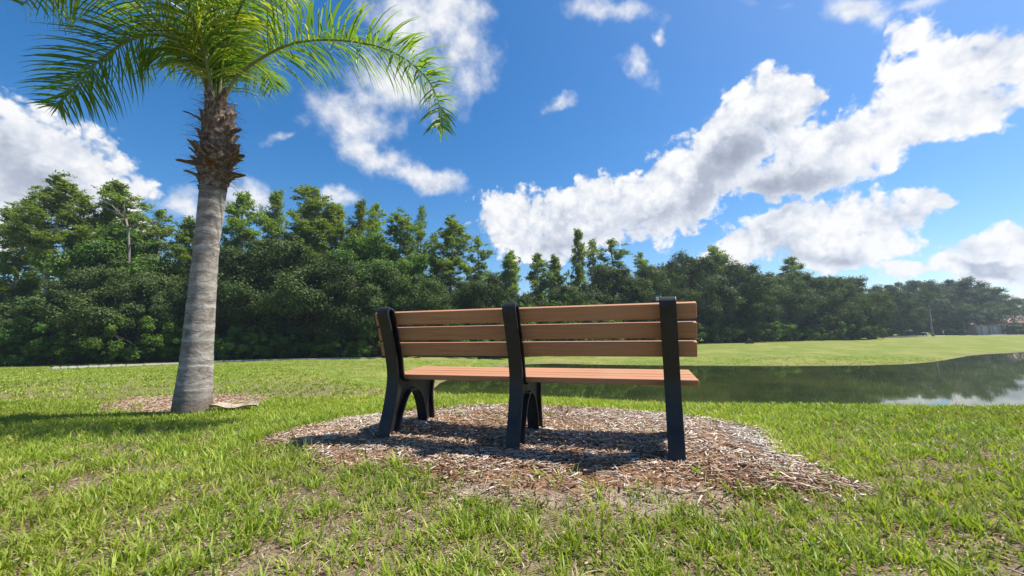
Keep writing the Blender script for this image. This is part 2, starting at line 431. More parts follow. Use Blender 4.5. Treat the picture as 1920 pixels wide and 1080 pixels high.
def mat_boot():
    m, nt = material('dead_leaf_base'); P = nt.obj(); r = nt.attr('rnd')
    n = nt.noise(P, 22, 5, .75); n2 = nt.noise(P, 8, 3, .6)
    c = nt.ramp(n, [(.3, (.035, .022, .015)), (.5, (.13, .09, .065)), (.72, (.42, .37, .31))])
    c = nt.mix(nt.mrange(n2, .45, .7, 0, .6), c, (.10, .055, .035))
    finish(nt, c, .85, nt.bump(n, .7, .01), .2); return m
M['boot'] = mat_boot()
M['rachis'] = mat_plain('frond_stalk', (.17, .19, .06), .45, .3, 14, .4)
M['fibre'] = mat_plain('brown_fibre', (.10, .05, .03), .9, .4, 30, .1)
M['sheath'] = mat_plain('dry_pale_sheath', (.42, .34, .26), .85, .35, 14, .2, .6, .01)
M['stucco'] = mat_plain('cream_stucco', (.62, .56, .50), .9, .06, 3, .1)
M['stuccopink'] = mat_plain('pink_brown_stucco', (.36, .25, .21), .9, .08, 3, .1)
M['roof'] = mat_plain('terracotta_roof', (.30, .20, .17), .85, .25, 4, .1)
M['white'] = mat_plain('white_paint', (.75, .74, .72), .5, .05, 5, .3)
M['railwood'] = mat_plain('weathered_pale_rail', (.46, .43, .38), .85, .2, 5, .1)
M['darkwood'] = mat_plain('dark_weathered_wood', (.07, .06, .05), .85, .3, 8, .1)
M['concrete'] = mat_plain('pale_concrete', (.48, .46, .42), .9, .12, 2, .1)
M['glass'] = mat_plain('dark_window_glass', (.02, .025, .03), .08, .1, 2, .6, 0)
M['rust'] = mat_plain('rusty_brown_metal', (.12, .06, .04), .8, .3, 6, .2)

# ------------------------------------------------------------------ terrain
def axis(lo, hi, fine, k, c=0.0):
    out = [c]; 
    while out[-1] < hi: out.append(out[-1] + max(fine, k * abs(out[-1])))
    neg = [c]
    while neg[-1] > lo: neg.append(neg[-1] - max(fine, k * abs(neg[-1])))
    return np.array(neg[:0:-1] + out)
ax = axis(-2600, 2600, .05, .028); ay = axis(-60, 2600, .05, .017)
GX, GY = np.meshgrid(ax, ay)
GZ = terrain(GX.ravel(), GY.ravel())
V = np.stack([GX.ravel(), GY.ravel(), GZ], 1)
ny, nx = GX.shape
ii = np.arange(ny * nx).reshape(ny, nx)
F = np.stack([ii[:-1, :-1], ii[:-1, 1:], ii[1:, 1:], ii[1:, :-1]], -1).reshape(-1, 4)
X, Y_ = V[:, 0], V[:, 1]
dm = sdpoly(X, Y_, MULCH) + (fbm(X, Y_, .35, 5) - .5) * .42
ds = sdpoly(X, Y_, SAND) + (fbm(X, Y_, .25, 6) - .5) * .2
dr = sdpoly(X, Y_, RING) + (fbm(X, Y_, .4, 7) - .5) * .35
mul = np.maximum(sstep(.06, -.06, dm), sstep(.08, -.08, dr) * .9)
dp = sdpoly(X, Y_, POND)
shore = sstep(1.6, .1, dp + (fbm(X, Y_, 1.5, 8) - .5) * 1.6) * sstep(10, 14, Y_) * (.25 + .75 * sstep(7, 0, np.abs(X - 0) - 1))
tanp = sstep(5, 0, np.hypot((X - 27) / 1.3, (Y_ - 47) / .8)) * .8
gm = link('ground', np_mesh('ground', V, F, M['ground'],
          {'mulch': ('POINT', mul), 'sand': ('POINT', sstep(.05, -.05, ds)), 'far': ('POINT', sstep(3, 9, Y_)), 'shore': ('POINT', np.maximum(shore, tanp))}, True))
tag(gm, 'sloping lawn with bare soil patches running down to the pond', kind='structure')

def mat_water():
    m, nt = material('pond_water'); P = nt.obj()
    mp = nt.node('ShaderNodeMapping', in_Vector=P); mp.inputs['Scale'].default_value = (.8, 1.6, 1)
    h = nt.noise(mp.outputs[0], 1.6, 4, .6, .3)
    h2 = nt.noise(P, .25, 3, .6)
    c = nt.mix(nt.mrange(h2, .35, .7), (.022, .032, .008), (.048, .06, .013))
    p = finish(nt, c, .02, nt.bump(h, .014, .05), .5); p.inputs['IOR'].default_value = 1.33
    return m
wp = POND; cx = 40
WV = [(-12, 5.5, WATER), (130, 5.5, WATER), (130, 62, WATER), (-12, 62, WATER)]
wo = MB(); wo.poly(WV); wo = wo.build('pond_water', mat_water()); tag(wo, 'still dark green pond water behind the bench', kind='structure')

# ------------------------------------------------------------------ grass
def build_grass():
    def tufts(n, y0, y1, pw, nb, hgt, wid, seg, seed):
        g = np.random.default_rng(seed)
        # pdf over y  ~ width(y) * y^-pw
        yy = np.linspace(y0, y1, 400); pdf = (1.45 * yy + 2.1) * yy ** (-pw); c = np.cumsum(pdf); c /= c[-1]
        y = np.interp(g.random(n), c, yy); x = (g.random(n) * 2 - 1) * (1.45 * y + 2.1)
        dmm = sdpoly(x, y, MULCH) + (fbm(x, y, .35, 5) - .5) * .42
        drr = sdpoly(x, y, RING) + (fbm(x, y, .4, 7) - .5) * .35
        dss = sdpoly(x, y, SAND) + (fbm(x, y, .25, 6) - .5) * .2
        dpp = sdpoly(x, y, POND)
        q = fbm(x, y, .22, 11); q2 = fbm(x, y, 1.1, 12)
        bare = sstep(.56, .38, q * .7 + q2 * .3) * sstep(4.2, 2.2, y)  # thin patches near the camera
        # thin strip front-left of camera and lower right, lusher to the right
        keep = g.random(n) > bare * .7
        keep &= (dmm > .0) | (g.random(n) < .004 + .45 * np.exp(np.minimum(dmm, 0) / .045))
        keep &= (drr > .0) | (g.random(n) < .03 + .5 * np.exp(np.minimum(drr, 0) / .06))
        keep &= (dss > .0) | (g.random(n) < .18)
        keep &= dpp > .12
        x, y, q, q2, dmm = x[keep], y[keep], q[keep], q2[keep], dmm[keep]
        n = len(x)
        tx = np.repeat(x, nb); ty = np.repeat(y, nb); N = n * nb
        th = g.random(N) * 2 * np.pi; rr = g.random(N) ** .7 * .028 * (1 + .12 * ty)
        bx = tx + np.cos(th) * rr; by = ty + np.sin(th) * rr
        H = np.repeat(g.random(n) * .5 + .55, nb) * (g.random(N) * .7 + .5) * hgt
        H *= (1 + .45 * sstep(1.9, 2.6, ty) * np.repeat(sstep(.5, .0, dmm) * sstep(-.1, .1, dmm), nb))
        H *= np.interp(ty, [1, 3, 8, 30], [.9, .8, .5, .6])
        Wd = wid * (.55 + .9 * g.random(N)) * np.maximum(1, (ty / 2.6)) ** .85
        z = terrain(bx, by) - .004
        la = th + g.normal(0, .7, N) ; lean = (.25 + .75 * g.random(N)) * H
        dx, dy = np.cos(la), np.sin(la)
        fa = la + np.pi / 2 + g.normal(0, .5, N); sx, sy = np.cos(fa), np.sin(fa)
        rnd = np.clip(np.repeat(g.random(n), nb) * .35 + g.random(N) * .45 + (np.repeat(q2, nb) - .5) * .5, 0, .8)
        dead = g.random(N) < np.where(ty < 5, .18, .08); rnd = np.where(dead, .84 + .16 * g.random(N), rnd)
        H = np.where(dead, H * .55, H); lean = np.where(dead, lean * 1.6, lean)
        K = seg + 1
        ts = np.linspace(0, 1, K)
        Vs = np.zeros((N, K, 2, 3)); 
        for k, t in enumerate(ts):
            wk = Wd * (1 - t ** 1.6 * .93) * .5
            px = bx + dx * lean * t ** 1.7; py = by + dy * lean * t ** 1.7
            pz = z + H * (t - .28 * t * t * (lean / (H + 1e-6)))
            for s_, sg in enumerate((-1, 1)):
                Vs[:, k, s_, 0] = px + sx * wk * sg; Vs[:, k, s_, 1] = py + sy * wk * sg; Vs[:, k, s_, 2] = pz
        base = (np.arange(N) * K * 2)[:, None]
        Fs = []
        for k in range(seg):
            Fs.append(base + np.array([[k * 2, k * 2 + 1, k * 2 + 3, k * 2 + 2]]))
        Fa = np.stack(Fs, 1).reshape(-1, 4)
        return Vs.reshape(-1, 3), Fa, np.repeat(rnd, seg)
    parts = [tufts(51000, .35, 4.6, .0, 9, .078, .0066, 3, 1),
             tufts(34000, 4.0, 30, 1.35, 6, .085, .0075, 2, 2),
             tufts(27000, .35, 4.6, .0, 6, .035, .008, 2, 3)]
    Vs = []; Fs = []; Rs = []; o = 0
    for v, f, r in parts:
        Vs.append(v); Fs.append(f + o); Rs.append(r); o += len(v)
    ob = link('grass', np_mesh('grass', np.concatenate(Vs), np.concatenate(Fs), M['grass'], {'rnd': ('FACE', np.concatenate(Rs))}, False))
    tag(ob, 'sunlit green lawn grass with dry tan blades among it', 'grass', kind='stuff')
build_grass()

# ------------------------------------------------------------------ flat litter: chips and thatch
def slivers(x, y, L, Wd, T, rnd, lift, tilt, g):
    n = len(x); z = terrain(x, y) + lift
    yaw = g.random(n) * np.pi * 2; pt = g.normal(0, 1, n) * tilt; rl = g.normal(0, 1, n) * tilt * 1.6
    a = np.stack([np.cos(yaw) * np.cos(pt), np.sin(yaw) * np.cos(pt), np.sin(pt)], 1)
    b = np.stack([-np.sin(yaw) * np.cos(rl), np.cos(yaw) * np.cos(rl), np.sin(rl)], 1)
    c = np.cross(a, b); P = np.stack([x, y, z], 1)
    Vs = np.zeros((n, 8, 3)); q = 0
    e0 = .35 + .65 * g.random(n); e1 = .2 + .7 * g.random(n)
    for k in (-1, 1):
        for i, j in ((-1, -1), (1, -1), (1, 1), (-1, 1)):
            e = (e0 if i < 0 else e1)
            Vs[:, q] = P + a * (L * i / 2)[:, None] + b * (Wd * e * j / 2)[:, None] + c * (T * k / 2)[:, None]; q += 1
    fc = np.array([[3, 2, 1, 0], [4, 5, 6, 7], [0, 1, 5, 4], [1, 2, 6, 5], [2, 3, 7, 6], [3, 0, 4, 7]])
    F = ((np.arange(n) * 8)[:, None, None] + fc[None]).reshape(-1, 4)
    return Vs.reshape(-1, 3), F, np.repeat(rnd, 6)
def chips():
    g = np.random.default_rng(21)
    def scatter(poly, n, ox, marg):
        P = np.array(poly); lo = P.min(0) - .1; hi = P.max(0) + .1
        x = lo[0] + g.random(n) * (hi[0] - lo[0]); y = lo[1] + g.random(n) * (hi[1] - lo[1])
        d = sdpoly(x, y, poly) + (fbm(x, y, .35, ox) - .5) * .42
        k = g.random(n) < sstep(marg, -.10, d); return x[k], y[k], d[k]
    x, y, d = scatter(MULCH, 56000, 5, .16)
    # needles and fine dust lie where the chips are thin, in front of the bench back
    fine = sstep(.46, .60, fbm(x, y, .45, 15) + .22 * sstep(2.1, 1.85, y))
    k = g.random(len(x)) > fine * .75
    x, y, d = x[k], y[k], d[k]; n = len(x)
    L = .012 + .085 * g.random(n) ** 2.2; Wd = .0028 + .011 * g.random(n) ** 1.9; T = .0012 + .003 * g.random(n)
    rnd = np.clip(fbm(x, y, .5, 16) * .55 + g.random(n) * .85 - .20 + .20 * np.clip(y - 2.3, -.6, .9) + .24 * sstep(.9, 1.5, x), 0, 1)
    v, f, r = slivers(x, y, L, Wd, T, rnd, .003 + .016 * g.random(n), .17, g)
    o = link('wood_chips', np_mesh('wood_chips', v, f, M['chips'], {'rnd': ('FACE', r)}))
    tag(o, 'weathered tan and brown wood chip mulch spread under the bench', 'mulch', kind='stuff')
    # around the palm
    x, y, d = scatter(RING, 14000, 7, .08); n = len(x)
    L = .02 + .06 * g.random(n) ** 2; Wd = .004 + .01 * g.random(n); T = .002 + .003 * g.random(n)
    v, f, r = slivers(x, y, L, Wd, T, np.clip(g.random(n) * .75 + .12, 0, 1), .003 + .012 * g.random(n), .12, g)
    o = link('wood_chips', np_mesh('palm_mulch', v, f, M['chips'], {'rnd': ('FACE', r)}))
    tag(o, 'pale wood chip mulch ring around the palm trunk base', 'mulch', kind='stuff')
    # thatch and dry stems in the lawn
    n = 66000
    yy = .35 + 4.4 * g.random(n) ** .8; xx = (g.random(n) * 2 - 1) * (1.45 * yy + 2.1)
    dmm = sdpoly(xx, yy, MULCH); k = dmm > -.02; xx, yy = xx[k], yy[k]; n = len(xx)
    L = .008 + .04 * g.random(n) ** 2.2; Wd = .0015 + .0045 * g.random(n); T = .001 + .001 * g.random(n)
    v, f, r = slivers(xx, yy, L, Wd, T, np.clip(.1 + .72 * g.random(n), 0, 1), .002 + .012 * g.random(n), .2, g)
    o = link('dry_thatch', np_mesh('dry_thatch', v, f, M['chips'], {'rnd': ('FACE', r)}))
    tag(o, 'dry tan thatch and dead stems lying between the grass blades', 'thatch', kind='stuff')
chips()

# ------------------------------------------------------------------ bench
def build_bench():
    ang = R(-17.2); ox, oy = .012, 2.43
    root = empty('park_bench', (ox, oy, tz(ox, oy)), 'brown slatted park bench with three black cast supports on the wood chip bed', 'bench', rz=ang)
    # local: x along the bench, y away from the camera (towards the pond), z up
    W = .086
    def sweep(mb, path, th, w=W, ends=True, x0=0):
        """strip of width w (x) and thickness th following a (y,z) path; th may vary"""
        n = len(path); base = len(mb.v)
        for i, (y, z) in enumerate(path):
            y0, z0 = path[max(i - 1, 0)]; y1, z1 = path[min(i + 1, n - 1)]
            t = Vector((y1 - y0, z1 - z0)).normalized(); nn = Vector((-t.y, t.x)) * th / 2
            for sx, sg in ((-1, 1), (1, 1), (1, -1), (-1, -1)):
                mb.v.append(Vector((x0 + sx * w / 2, y + nn.x * sg, z + nn.y * sg)))
        for i in range(n - 1):
            for j in range(4):
                a = base + i * 4
                mb.f.append((a + j, a + (j + 1) % 4, a + 4 + (j + 1) % 4, a + 4 + j))
        mb.f.append((base + 3, base + 2, base + 1, base)); e = base + (n - 1) * 4; mb.f.append((e, e + 1, e + 2, e + 3))
    def bez(P, n=40):
        """catmull-rom through the points"""
        P = [Vector(p) for p in P]; Q = [P[0] * 2 - P[1]] + P + [P[-1] * 2 - P[-2]]; out = []
        m = n // (len(P) - 1)
        for i in range(1, len(Q) - 2):
            for k in range(m):
                t = k / m; a, b, c, d = Q[i - 1], Q[i], Q[i + 1], Q[i + 2]
                out.append(.5 * ((2 * b) + (c - a) * t + (2 * a - 5 * b + 4 * c - d) * t * t + (3 * b - a - 3 * c + d) * t ** 3))
        out.append(P[-1]); return [(p.x, p.y) for p in out]
    rear = bez([(-.075, -.03), (-.045, .10), (.0, .25), (.022, .40), (.008, .52), (-.032, .66), (-.08, .79), (-.106, .845)], 56)
    top = bez([(-.106, .845), (-.108, .872), (-.095, .893), (-.078, .898), (-.05, .888), (-.035, .868), (-.034, .85)], 30)
    front_back = bez([(-.034, .85), (-.012, .79), (.030, .66), (.068, .54), (.082, .46), (.096, .412), (.122, .390), (.142, .392)], 48)
    arch = bez([(.025, -.03), (.055, .06), (.10, .17), (.155, .265), (.215, .305), (.285, .29), (.345, .215), (.385, .10), (.40, -.03)], 56)
    front = bez([(.505, -.03), (.492, .08), (.475, .20), (.482, .29), (.505, .372)], 32)
    seat_rail = bez([(.150, .376), (.33, .376), (.505, .384)], 12)
    ZS = .965
    rear, top, front_back, arch, front, seat_rail = [[(y * (1.1 if y > 0 else 1), z * ZS) for y, z in p] for p in (rear, top, front_back, arch, front, seat_rail)]
    def frame():
        mb = MB()
        sweep(mb, rear + top[1:] + front_back[1:], .017)
        sweep(mb, arch, .016, W * .96); sweep(mb, front, .017, W * .98); sweep(mb, seat_rail, .016, W * .94)
        # web plate
        t = .024
        def plate(poly):
            n = len(mb.v); k = len(poly)
            for s in (-1, 1):
                for (y, z) in poly: mb.v.append(Vector((s * t / 2, y, z)))
            for i in range(k):
                j = (i + 1) % k; mb.f.append((n + i, n + j, n + k + j, n + k + i))
            # strip triangulation by pairing is awkward: leave as ngon
            mb.f.append(tuple(n + i for i in range(k))[::-1]); mb.f.append(tuple(n + k + i for i in range(k)))
        plate(rear + top[1:] + front_back[1:] + seat_rail[1:] + front[::-1] + arch[::-1][:])
        # little feet
        mb.box((0, -.027, -.012), (W * 1.12, .125, .02)); mb.box((0, .452, -.012), (W * 1.12, .125, .02))
        # rib down the web
        return mb.mesh('support_frame', M['cast'])
    fm = frame()
    for x in (-.893, 0, .905):
        o = link('support_frame', fm, root); o.location = (x, 0, 0); o.rotation_euler = (0, 0, R(-4.5) if x > .5 else 0)
        b = o.modifiers.new('bevel', 'BEVEL'); b.width = .004; b.segments = 2; b.limit_method = 'ANGLE'; b.angle_limit = R(50)
    L = 2.07
    # back boards rest on the front face of the back flange
    for h in (.833, .722, .611):
        # centre line of front_back at this height
        y = np.interp(h, [.54, .66, .79, .86], [.068, .030, -.012, -.034]) + .028
        lean = math.atan2(.042, .13)
        mb = MB(); mb.box((0, 0, 0), (L, .036, .090))
        o = mb.build('back_board', M['slat'], root, bevel=.006); o.location = (.016, y, h * ZS); o.rotation_euler = (lean, 0, 0)
    for k, (y, z) in enumerate([(.172, .404), (.268, .410), (.364, .417), (.460, .423)]):
        mb = MB(); mb.box((0, 0, 0), (2.03, .094, .036))
        o = mb.build('seat_board', M['slat'], root, bevel=.006); o.location = (.045, y * 1.1, z * ZS + .003); o.rotation_euler = (R(3.5), 0, 0)
    return root
build_bench()

# ------------------------------------------------------------------ queen palm beside the bench
def crom(P, n):
    P = [Vector(p) for p in P]; Q = [P[0] * 2 - P[1]] + P + [P[-1] * 2 - P[-2]]; out = []
    for k in range(n):
        s = k / (n - 1) * (len(P) - 1); i = min(int(s), len(P) - 2); t = s - i
        a, b, c, d = Q[i], Q[i + 1], Q[i + 2], Q[i + 3]
        out.append(.5 * ((2 * b) + (c - a) * t + (2 * a - 5 * b + 4 * c - d) * t * t + (3 * b - a - 3 * c + d) * t ** 3))
    return out
def frond_meshes(P, npair, maxlen, width, r0, g, droop=.16, start=.12, hue=.0, seg=4, upb=0.0, K=60):
    """P: curve points (local). returns leaflets mesh data and stalk MB"""
    C = crom(P, K); C = [Vector(c) for c in C]
    L = [0]
    for i in range(1, K): L.append(L[-1] + (C[i] - C[i - 1]).length)
    tot = L[-1]; Vs = []; Fs = []; Rn = []
    for i in range(npair):
        for side in (-1, 1):
            s = start + (1 - start) * (i + g.random() * .7) / npair
            if s > .995: s = .995
            l = s * tot; j = min(int(np.searchsorted(L, l)), K - 1); j = max(j, 1)
            t = (l - L[j - 1]) / (L[j] - L[j - 1] + 1e-9); p = C[j - 1].lerp(C[j], t)
            T = (C[j] - C[j - 1]).normalized()
            S = T.cross(Vector((0, 0, 1)))
            if S.length < .15: S = Vector((1, 0, 0))
            S.normalize(); N = S.cross(T).normalized()
            ph = R(g.uniform(-40 - 35 * s, 50 + 30 * s) + upb)
            d = (T * (.55 + .1 * s) + S * side * math.cos(ph) + N * math.sin(ph)).normalized()
            ln = maxlen * (math.sin(math.pi * min(1, (.16 + .80 * s))) ** .55) * g.uniform(.8, 1.1)
            w = width * g.uniform(.75, 1.15)
            q = p.copy(); Wv = d.cross(N); 
            if Wv.length < .1: Wv = T.copy()
            Wv = (Wv.normalized() + T * .3).normalized()
            n0 = len(Vs); col = min(1, max(0, .42 + hue + g.gauss(0, .17)))
            for k in range(seg + 1):
                f = k / seg; ww = w * (.65 + .7 * f if f < .4 else (1 - ((f - .4) / .6) ** 1.5 * .93)) / 2
                Vs.append(q - Wv * ww); Vs.append(q + Wv * ww)
                q = q + d * ln / seg
                d = (d + Vector((0, 0, -1)) * droop * (1 - .55 * s) * (1 + 1.8 * f) + Vector((g.gauss(0, .05), g.gauss(0, .05), 0))).normalized()
            for k in range(seg):
                Fs.append((n0 + 2 * k, n0 + 2 * k + 1, n0 + 2 * k + 3, n0 + 2 * k + 2)); Rn.append(min(1, col + .12 * k / seg))
    mb = MB(); mb.tube(C, [r0 * (1 - .86 * (i / (K - 1)) ** .7) for i in range(K)], 7)
    return (np.array([tuple(v) for v in Vs]), np.array(Fs), np.array(Rn)), mb
def build_palm():
    g = random.Random(5)
    YP = 3.72
    base = at(360, 768, YP); bz = tz(base.x, base.y); B = Vector((base.x, base.y, bz))
    root = empty('palm_tree', B, 'leaning grey queen palm with ragged dead leaf bases, left of the bench', 'palm tree')
    spec = [(768, 360, 78), (757, 361, 76), (735, 363.5, 73), (700, 367, 68), (660, 370, 63), (600, 375, 59), (540, 380, 55), (480, 385.5, 52), (430, 391, 52),
            (380, 397, 55), (345, 401, 57), (320, 404, 60), (280, 406, 62), (240, 407, 56), (210, 408, 44), (190, 408, 38)]
    ys = np.array([s[0] for s in spec])[::-1]; xs = np.array([s[1] for s in spec])[::-1]; ws = np.array([s[2] for s in spec])[::-1]
    n, k = 150, 40; Vs = []; ring = []; low = []
    rings = [742, 729, 712, 690, 668, 640, 610, 575, 538, 505, 470, 438, 405, 378]
    for i in range(n):
        py = 776 + (190 - 776) * i / (n - 1); pc = min(py, 768)
        c = at(np.interp(pc, ys, xs), py, YP) - B; c.y = 0
        r = np.interp(pc, ys, ws) / FOC * YP / 2 * .77
        rg = max([math.exp(-((py - q - 4 * math.sin(q)) / (2.2 + 1.5 * math.sin(q * 3) ** 2)) ** 2) for q in rings])
        rr = r * (1 + .02 * rg - .012 * math.exp(-(((py - 6) % 33 - 16) / 6) ** 2))
        for j in range(k):
            a = 2 * math.pi * j / k
            nz = 1 + .018 * (vnoise(j * .7, i * .5, 1) - .5) + .02 * (vnoise(math.cos(a) * 3, i * .12, 1, 4) - .5)
            Vs.append((c.x + math.cos(a) * rr * nz, c.y + math.sin(a) * rr * nz, c.z + .008 * math.sin(3 * a + i)))
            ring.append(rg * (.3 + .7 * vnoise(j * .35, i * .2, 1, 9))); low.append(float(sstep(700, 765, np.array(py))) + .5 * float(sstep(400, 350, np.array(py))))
    ids = np.arange(n * k).reshape(n, k)
    F = np.stack([ids[:-1], np.roll(ids, -1, 1)[:-1], np.roll(ids, -1, 1)[1:], ids[1:]], -1).reshape(-1, 4)
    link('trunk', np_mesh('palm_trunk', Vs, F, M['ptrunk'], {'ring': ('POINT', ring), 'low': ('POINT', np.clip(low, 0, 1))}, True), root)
    # leaf bases: curved tapering plates clasping the trunk
    def boot(py, az, ln, w, out, thick=.012, curl=.0):
        c = at(float(np.interp(py, ys, xs)), py, YP) - B; c.y = 0
        r = float(np.interp(py, ys, ws)) / FOC * YP / 2 * .8
        rad = Vector((math.cos(az), math.sin(az), 0)); tan = Vector((-math.sin(az), math.cos(az), 0))
        mb = MB(); m = 9; q = c + rad * (r * .92); d = (Vector((0, 0, 1)) + rad * out * .3).normalized()
        rows = []
        ww0 = g.uniform(.85, 1.1)
        for i in range(m + 1):
            f = i / m; ww = w * ww0 * (1 - .62 * f ** 1.3) / 2 * (1 + .14 * math.sin(9 * f + az * 5))
            if i == m: ww *= .45
            nrm = rad
            row = []
            for u in (-1, -.5, 0, .5, 1):
                row.append(q + tan * ww * u - rad * (abs(u) ** 2) * ww * .5 + Vector((0, 0, g.uniform(-.004, .004))))
            rows.append((row, thick * (1 - .7 * f)))
            q = q + d * ln / m
            d = (d + rad * out * (.13 + curl * f) + tan * g.uniform(-.1, .1)).normalized()
        for s in (0, 1):
            for row, th in rows:
                for p in row: mb.v.append(p + rad * (th if s else 0))
        N = 5 * (m + 1)
        for i in range(m):
            for j in range(4):
                a = i * 5 + j
                mb.f.append((a, a + 5, a + 6, a + 1)); mb.f.append((N + a, N + a + 1, N + a + 6, N + a + 5))
            for j in (0, 4):
                a = i * 5 + j; mb.f.append((a, a + 5, N + a + 5, N + a) if j else (a, N + a, N + a + 5, a + 5))
        mb.f.append(tuple(m * 5 + j for j in range(5)) + tuple(N + m * 5 + j for j in range(4, -1, -1)))
        mb.build('leaf_base', M['boot'], root, smooth=False)
    cnt = 0
    for tier, (py, w, ln, out, nn) in enumerate([(352, .10, .07, .6, 9), (338, .15, .12, 1.2, 8), (318, .17, .17, 1.15, 7), (300, .15, .15, .55, 7), (278, .16, .19, .4, 6),
                                                 (255, .14, .20, .35, 6), (232, .12, .19, .3, 5), (212, .10, .18, .22, 5)]):
        for i in range(nn):
            az = 2 * math.pi * (i + .37 * tier) / nn + g.uniform(-.2, .2)
            boot(py + g.uniform(-10, 10), az, ln * g.uniform(.8, 1.6), w * g.uniform(.9, 1.4), out * g.uniform(.35, 1.2), .018, curl=g.uniform(-.1, .2))
    boot(322, R(190), .27, .24, 2.6, .02); boot(316, R(-15), .26, .2, 2.3, .02); boot(330, R(-60), .2, .2, 2.2, .02); boot(240, R(200), .26, .08, 1.7); boot(334, R(10), .18, .2, 3.0, .02); boot(265, R(-10), .2, .12, 1.6)
    boot(318, R(-100), .15, .15, .9); boot(262, R(-40), .2, .11, .5); boot(330, R(-130), .18, .16, .8)
    # loose fibres
    mb = MB()
    for i in range(420):
        py = g.uniform(185, 345); az = g.uniform(0, 2 * math.pi)
        c = at(float(np.interp(py, ys, xs)), py, YP) - B; c.y = 0
        r = float(np.interp(py, ys, ws)) / FOC * YP / 2 * .85
        p = c + Vector((math.cos(az) * r, math.sin(az) * r, 0)); d = Vector((math.cos(az), math.sin(az), g.uniform(-.6, .9))).normalized()
        ln = g.uniform(.04, .17); q = p + d * ln + Vector((0, 0, -.2 * ln))
        mb.tube([p, (p + q) / 2 + Vector((0, 0, .01)), q], [.0022, .0016, .0008], 3, False)
    tag(mb.build('fibre', M['fibre'], root), kind='stuff')
    # fronds: (points as view column,row,depth), pairs, leaflet length, hue, droop
    FR = [
        ([(414, 205, 3.4), (427, 172, 3.4), (450, 138, 3.38), (500, 103, 3.34), (555, 80, 3.3), (625, 75, 3.25), (700, 85, 3.2), (755, 108, 3.18), (797, 143, 3.16), (822, 190, 3.15), (826, 238, 3.15)], 104, .42, .12, .17, .24, 8),
        ([(398, 205, 3.4), (385, 150, 3.35), (362, 108, 3.3), (320, 72, 3.2), (275, 66, 3.1), (225, 85, 3.05), (180, 120, 3.0), (145, 160, 3.0), (105, 200, 3.0)], 84, .42, .0, .15, .2, 0),
        ([(400, 200, 3.4), (372, 128, 3.3), (330, 75, 3.15), (285, 30, 3.0), (230, -15, 2.85), (160, -40, 2.7), (90, -30, 2.6), (40, 10, 2.5)], 74, .42, .25, .15, .2, 0),
        ([(405, 200, 3.42), (406, 120, 3.4), (404, 50, 3.3), (400, -30, 3.15), (392, -110, 2.95), (380, -180, 2.65)], 74, .46, .05, .22, .12, 0),
        ([(409, 200, 3.42), (418, 120, 3.42), (436, 50, 3.35), (462, -5, 3.2), (500, -40, 3.05), (545, -45, 2.9)], 66, .42, .42, .26, .15, 0),
        ([(411, 200, 3.42), (424, 130, 3.5), (448, 60, 3.6), (485, 10, 3.7), (525, -10, 3.8), (570, 0, 3.9)], 60, .42, .30, .24, .15, 0),
        ([(410, 205, 3.45), (425, 150, 3.6), (447, 118, 3.85), (475, 112, 4.1), (500, 135, 4.35), (512, 165, 4.5)], 58, .42, .0, .2, .15, 0),
        ([(402, 205, 3.45), (388, 140, 3.65), (362, 95, 3.95), (325, 85, 4.3), (290, 105, 4.6), (265, 140, 4.8)], 58, .42, .0, .2, .15, 0),
        ([(404, 200, 3.42), (396, 110, 3.55), (380, 20, 3.8), (360, -40, 4.1), (340, -70, 4.5), (320, -70, 4.9)], 60, .44, .1, .2, .15, 0),
        ([(407, 200, 3.42), (420, 90, 3.5), (438, -20, 3.6), (470, -110, 3.75), (520, -170, 3.95), (590, -190, 4.2)], 60, .46, .2, .2, .15, 0),
        ([(402, 200, 3.4), (386, 110, 3.25), (360, 30, 3.05), (325, -40, 2.8), (285, -90, 2.55), (240, -110, 2.3)], 66, .42, .35, .2, .14, 0),
        ([(404, 200, 3.42), (400, 90, 3.45), (394, -20, 3.5), (384, -120, 3.55), (365, -210, 3.6), (340, -290, 3.65)], 60, .44, .1, .14, .14, 0),
        ([(406, 200, 3.42), (408, 110, 3.6), (412, 30, 3.95), (418, -30, 4.4), (425, -50, 4.9), (430, -30, 5.4)], 56, .46, .1, .2, .14, 0),
    ]
    for pts, npair, ml, hue, dr, st, upb in FR:
        P = [at(p[0], p[1], p[2] + .32) - B for p in pts]
        (v, f, r), mb = frond_meshes(P, int(npair * 1.75), ml * 1.36, .0165, .023, g, dr * 1.15, st, hue, 5, upb)
        fr = mb.build('frond', M['rachis'], root, smooth=True)
        link('leaflets', np_mesh('palm_leaflets', v, f, M['palm'], {'rnd': ('FACE', r)}), fr)
    # pale fallen sheath beside the trunk
    p = at(440, 752, 3.75); s = empty('fallen_leaf_sheath', (p.x, p.y, tz(p.x, p.y)), 'pale curled dry leaf sheath lying right of the palm trunk', 'dead leaf')
    mb = MB(); m = 14; row = []
    for i in range(m + 1):
        f = i / m; x = (f - .5) * .42; w = .06 * math.sin(math.pi * min(.97, f + .04)) ** .5 + .004
        for u in (-1, -.5, 0, .5, 1):
            row.append(Vector((x, u * w, .014 + .035 * math.sin(f * 4.2 + 1) ** 2 * (1 - .5 * f) + .022 * u * u + .03 * f * (u + 1) * .5)))
    mb.v += row; mb.v += [p + Vector((0, 0, .005)) for p in row]; N = len(row)
    for i in range(m):
        for j in range(4):
            a = i * 5 + j; mb.f.append((a, a + 1, a + 6, a + 5)); mb.f.append((N + a, N + a + 5, N + a + 6, N + a + 1))
    o = mb.build('sheath', M['sheath'], s)
    o.rotation_euler = (0, 0, R(8))
build_palm()

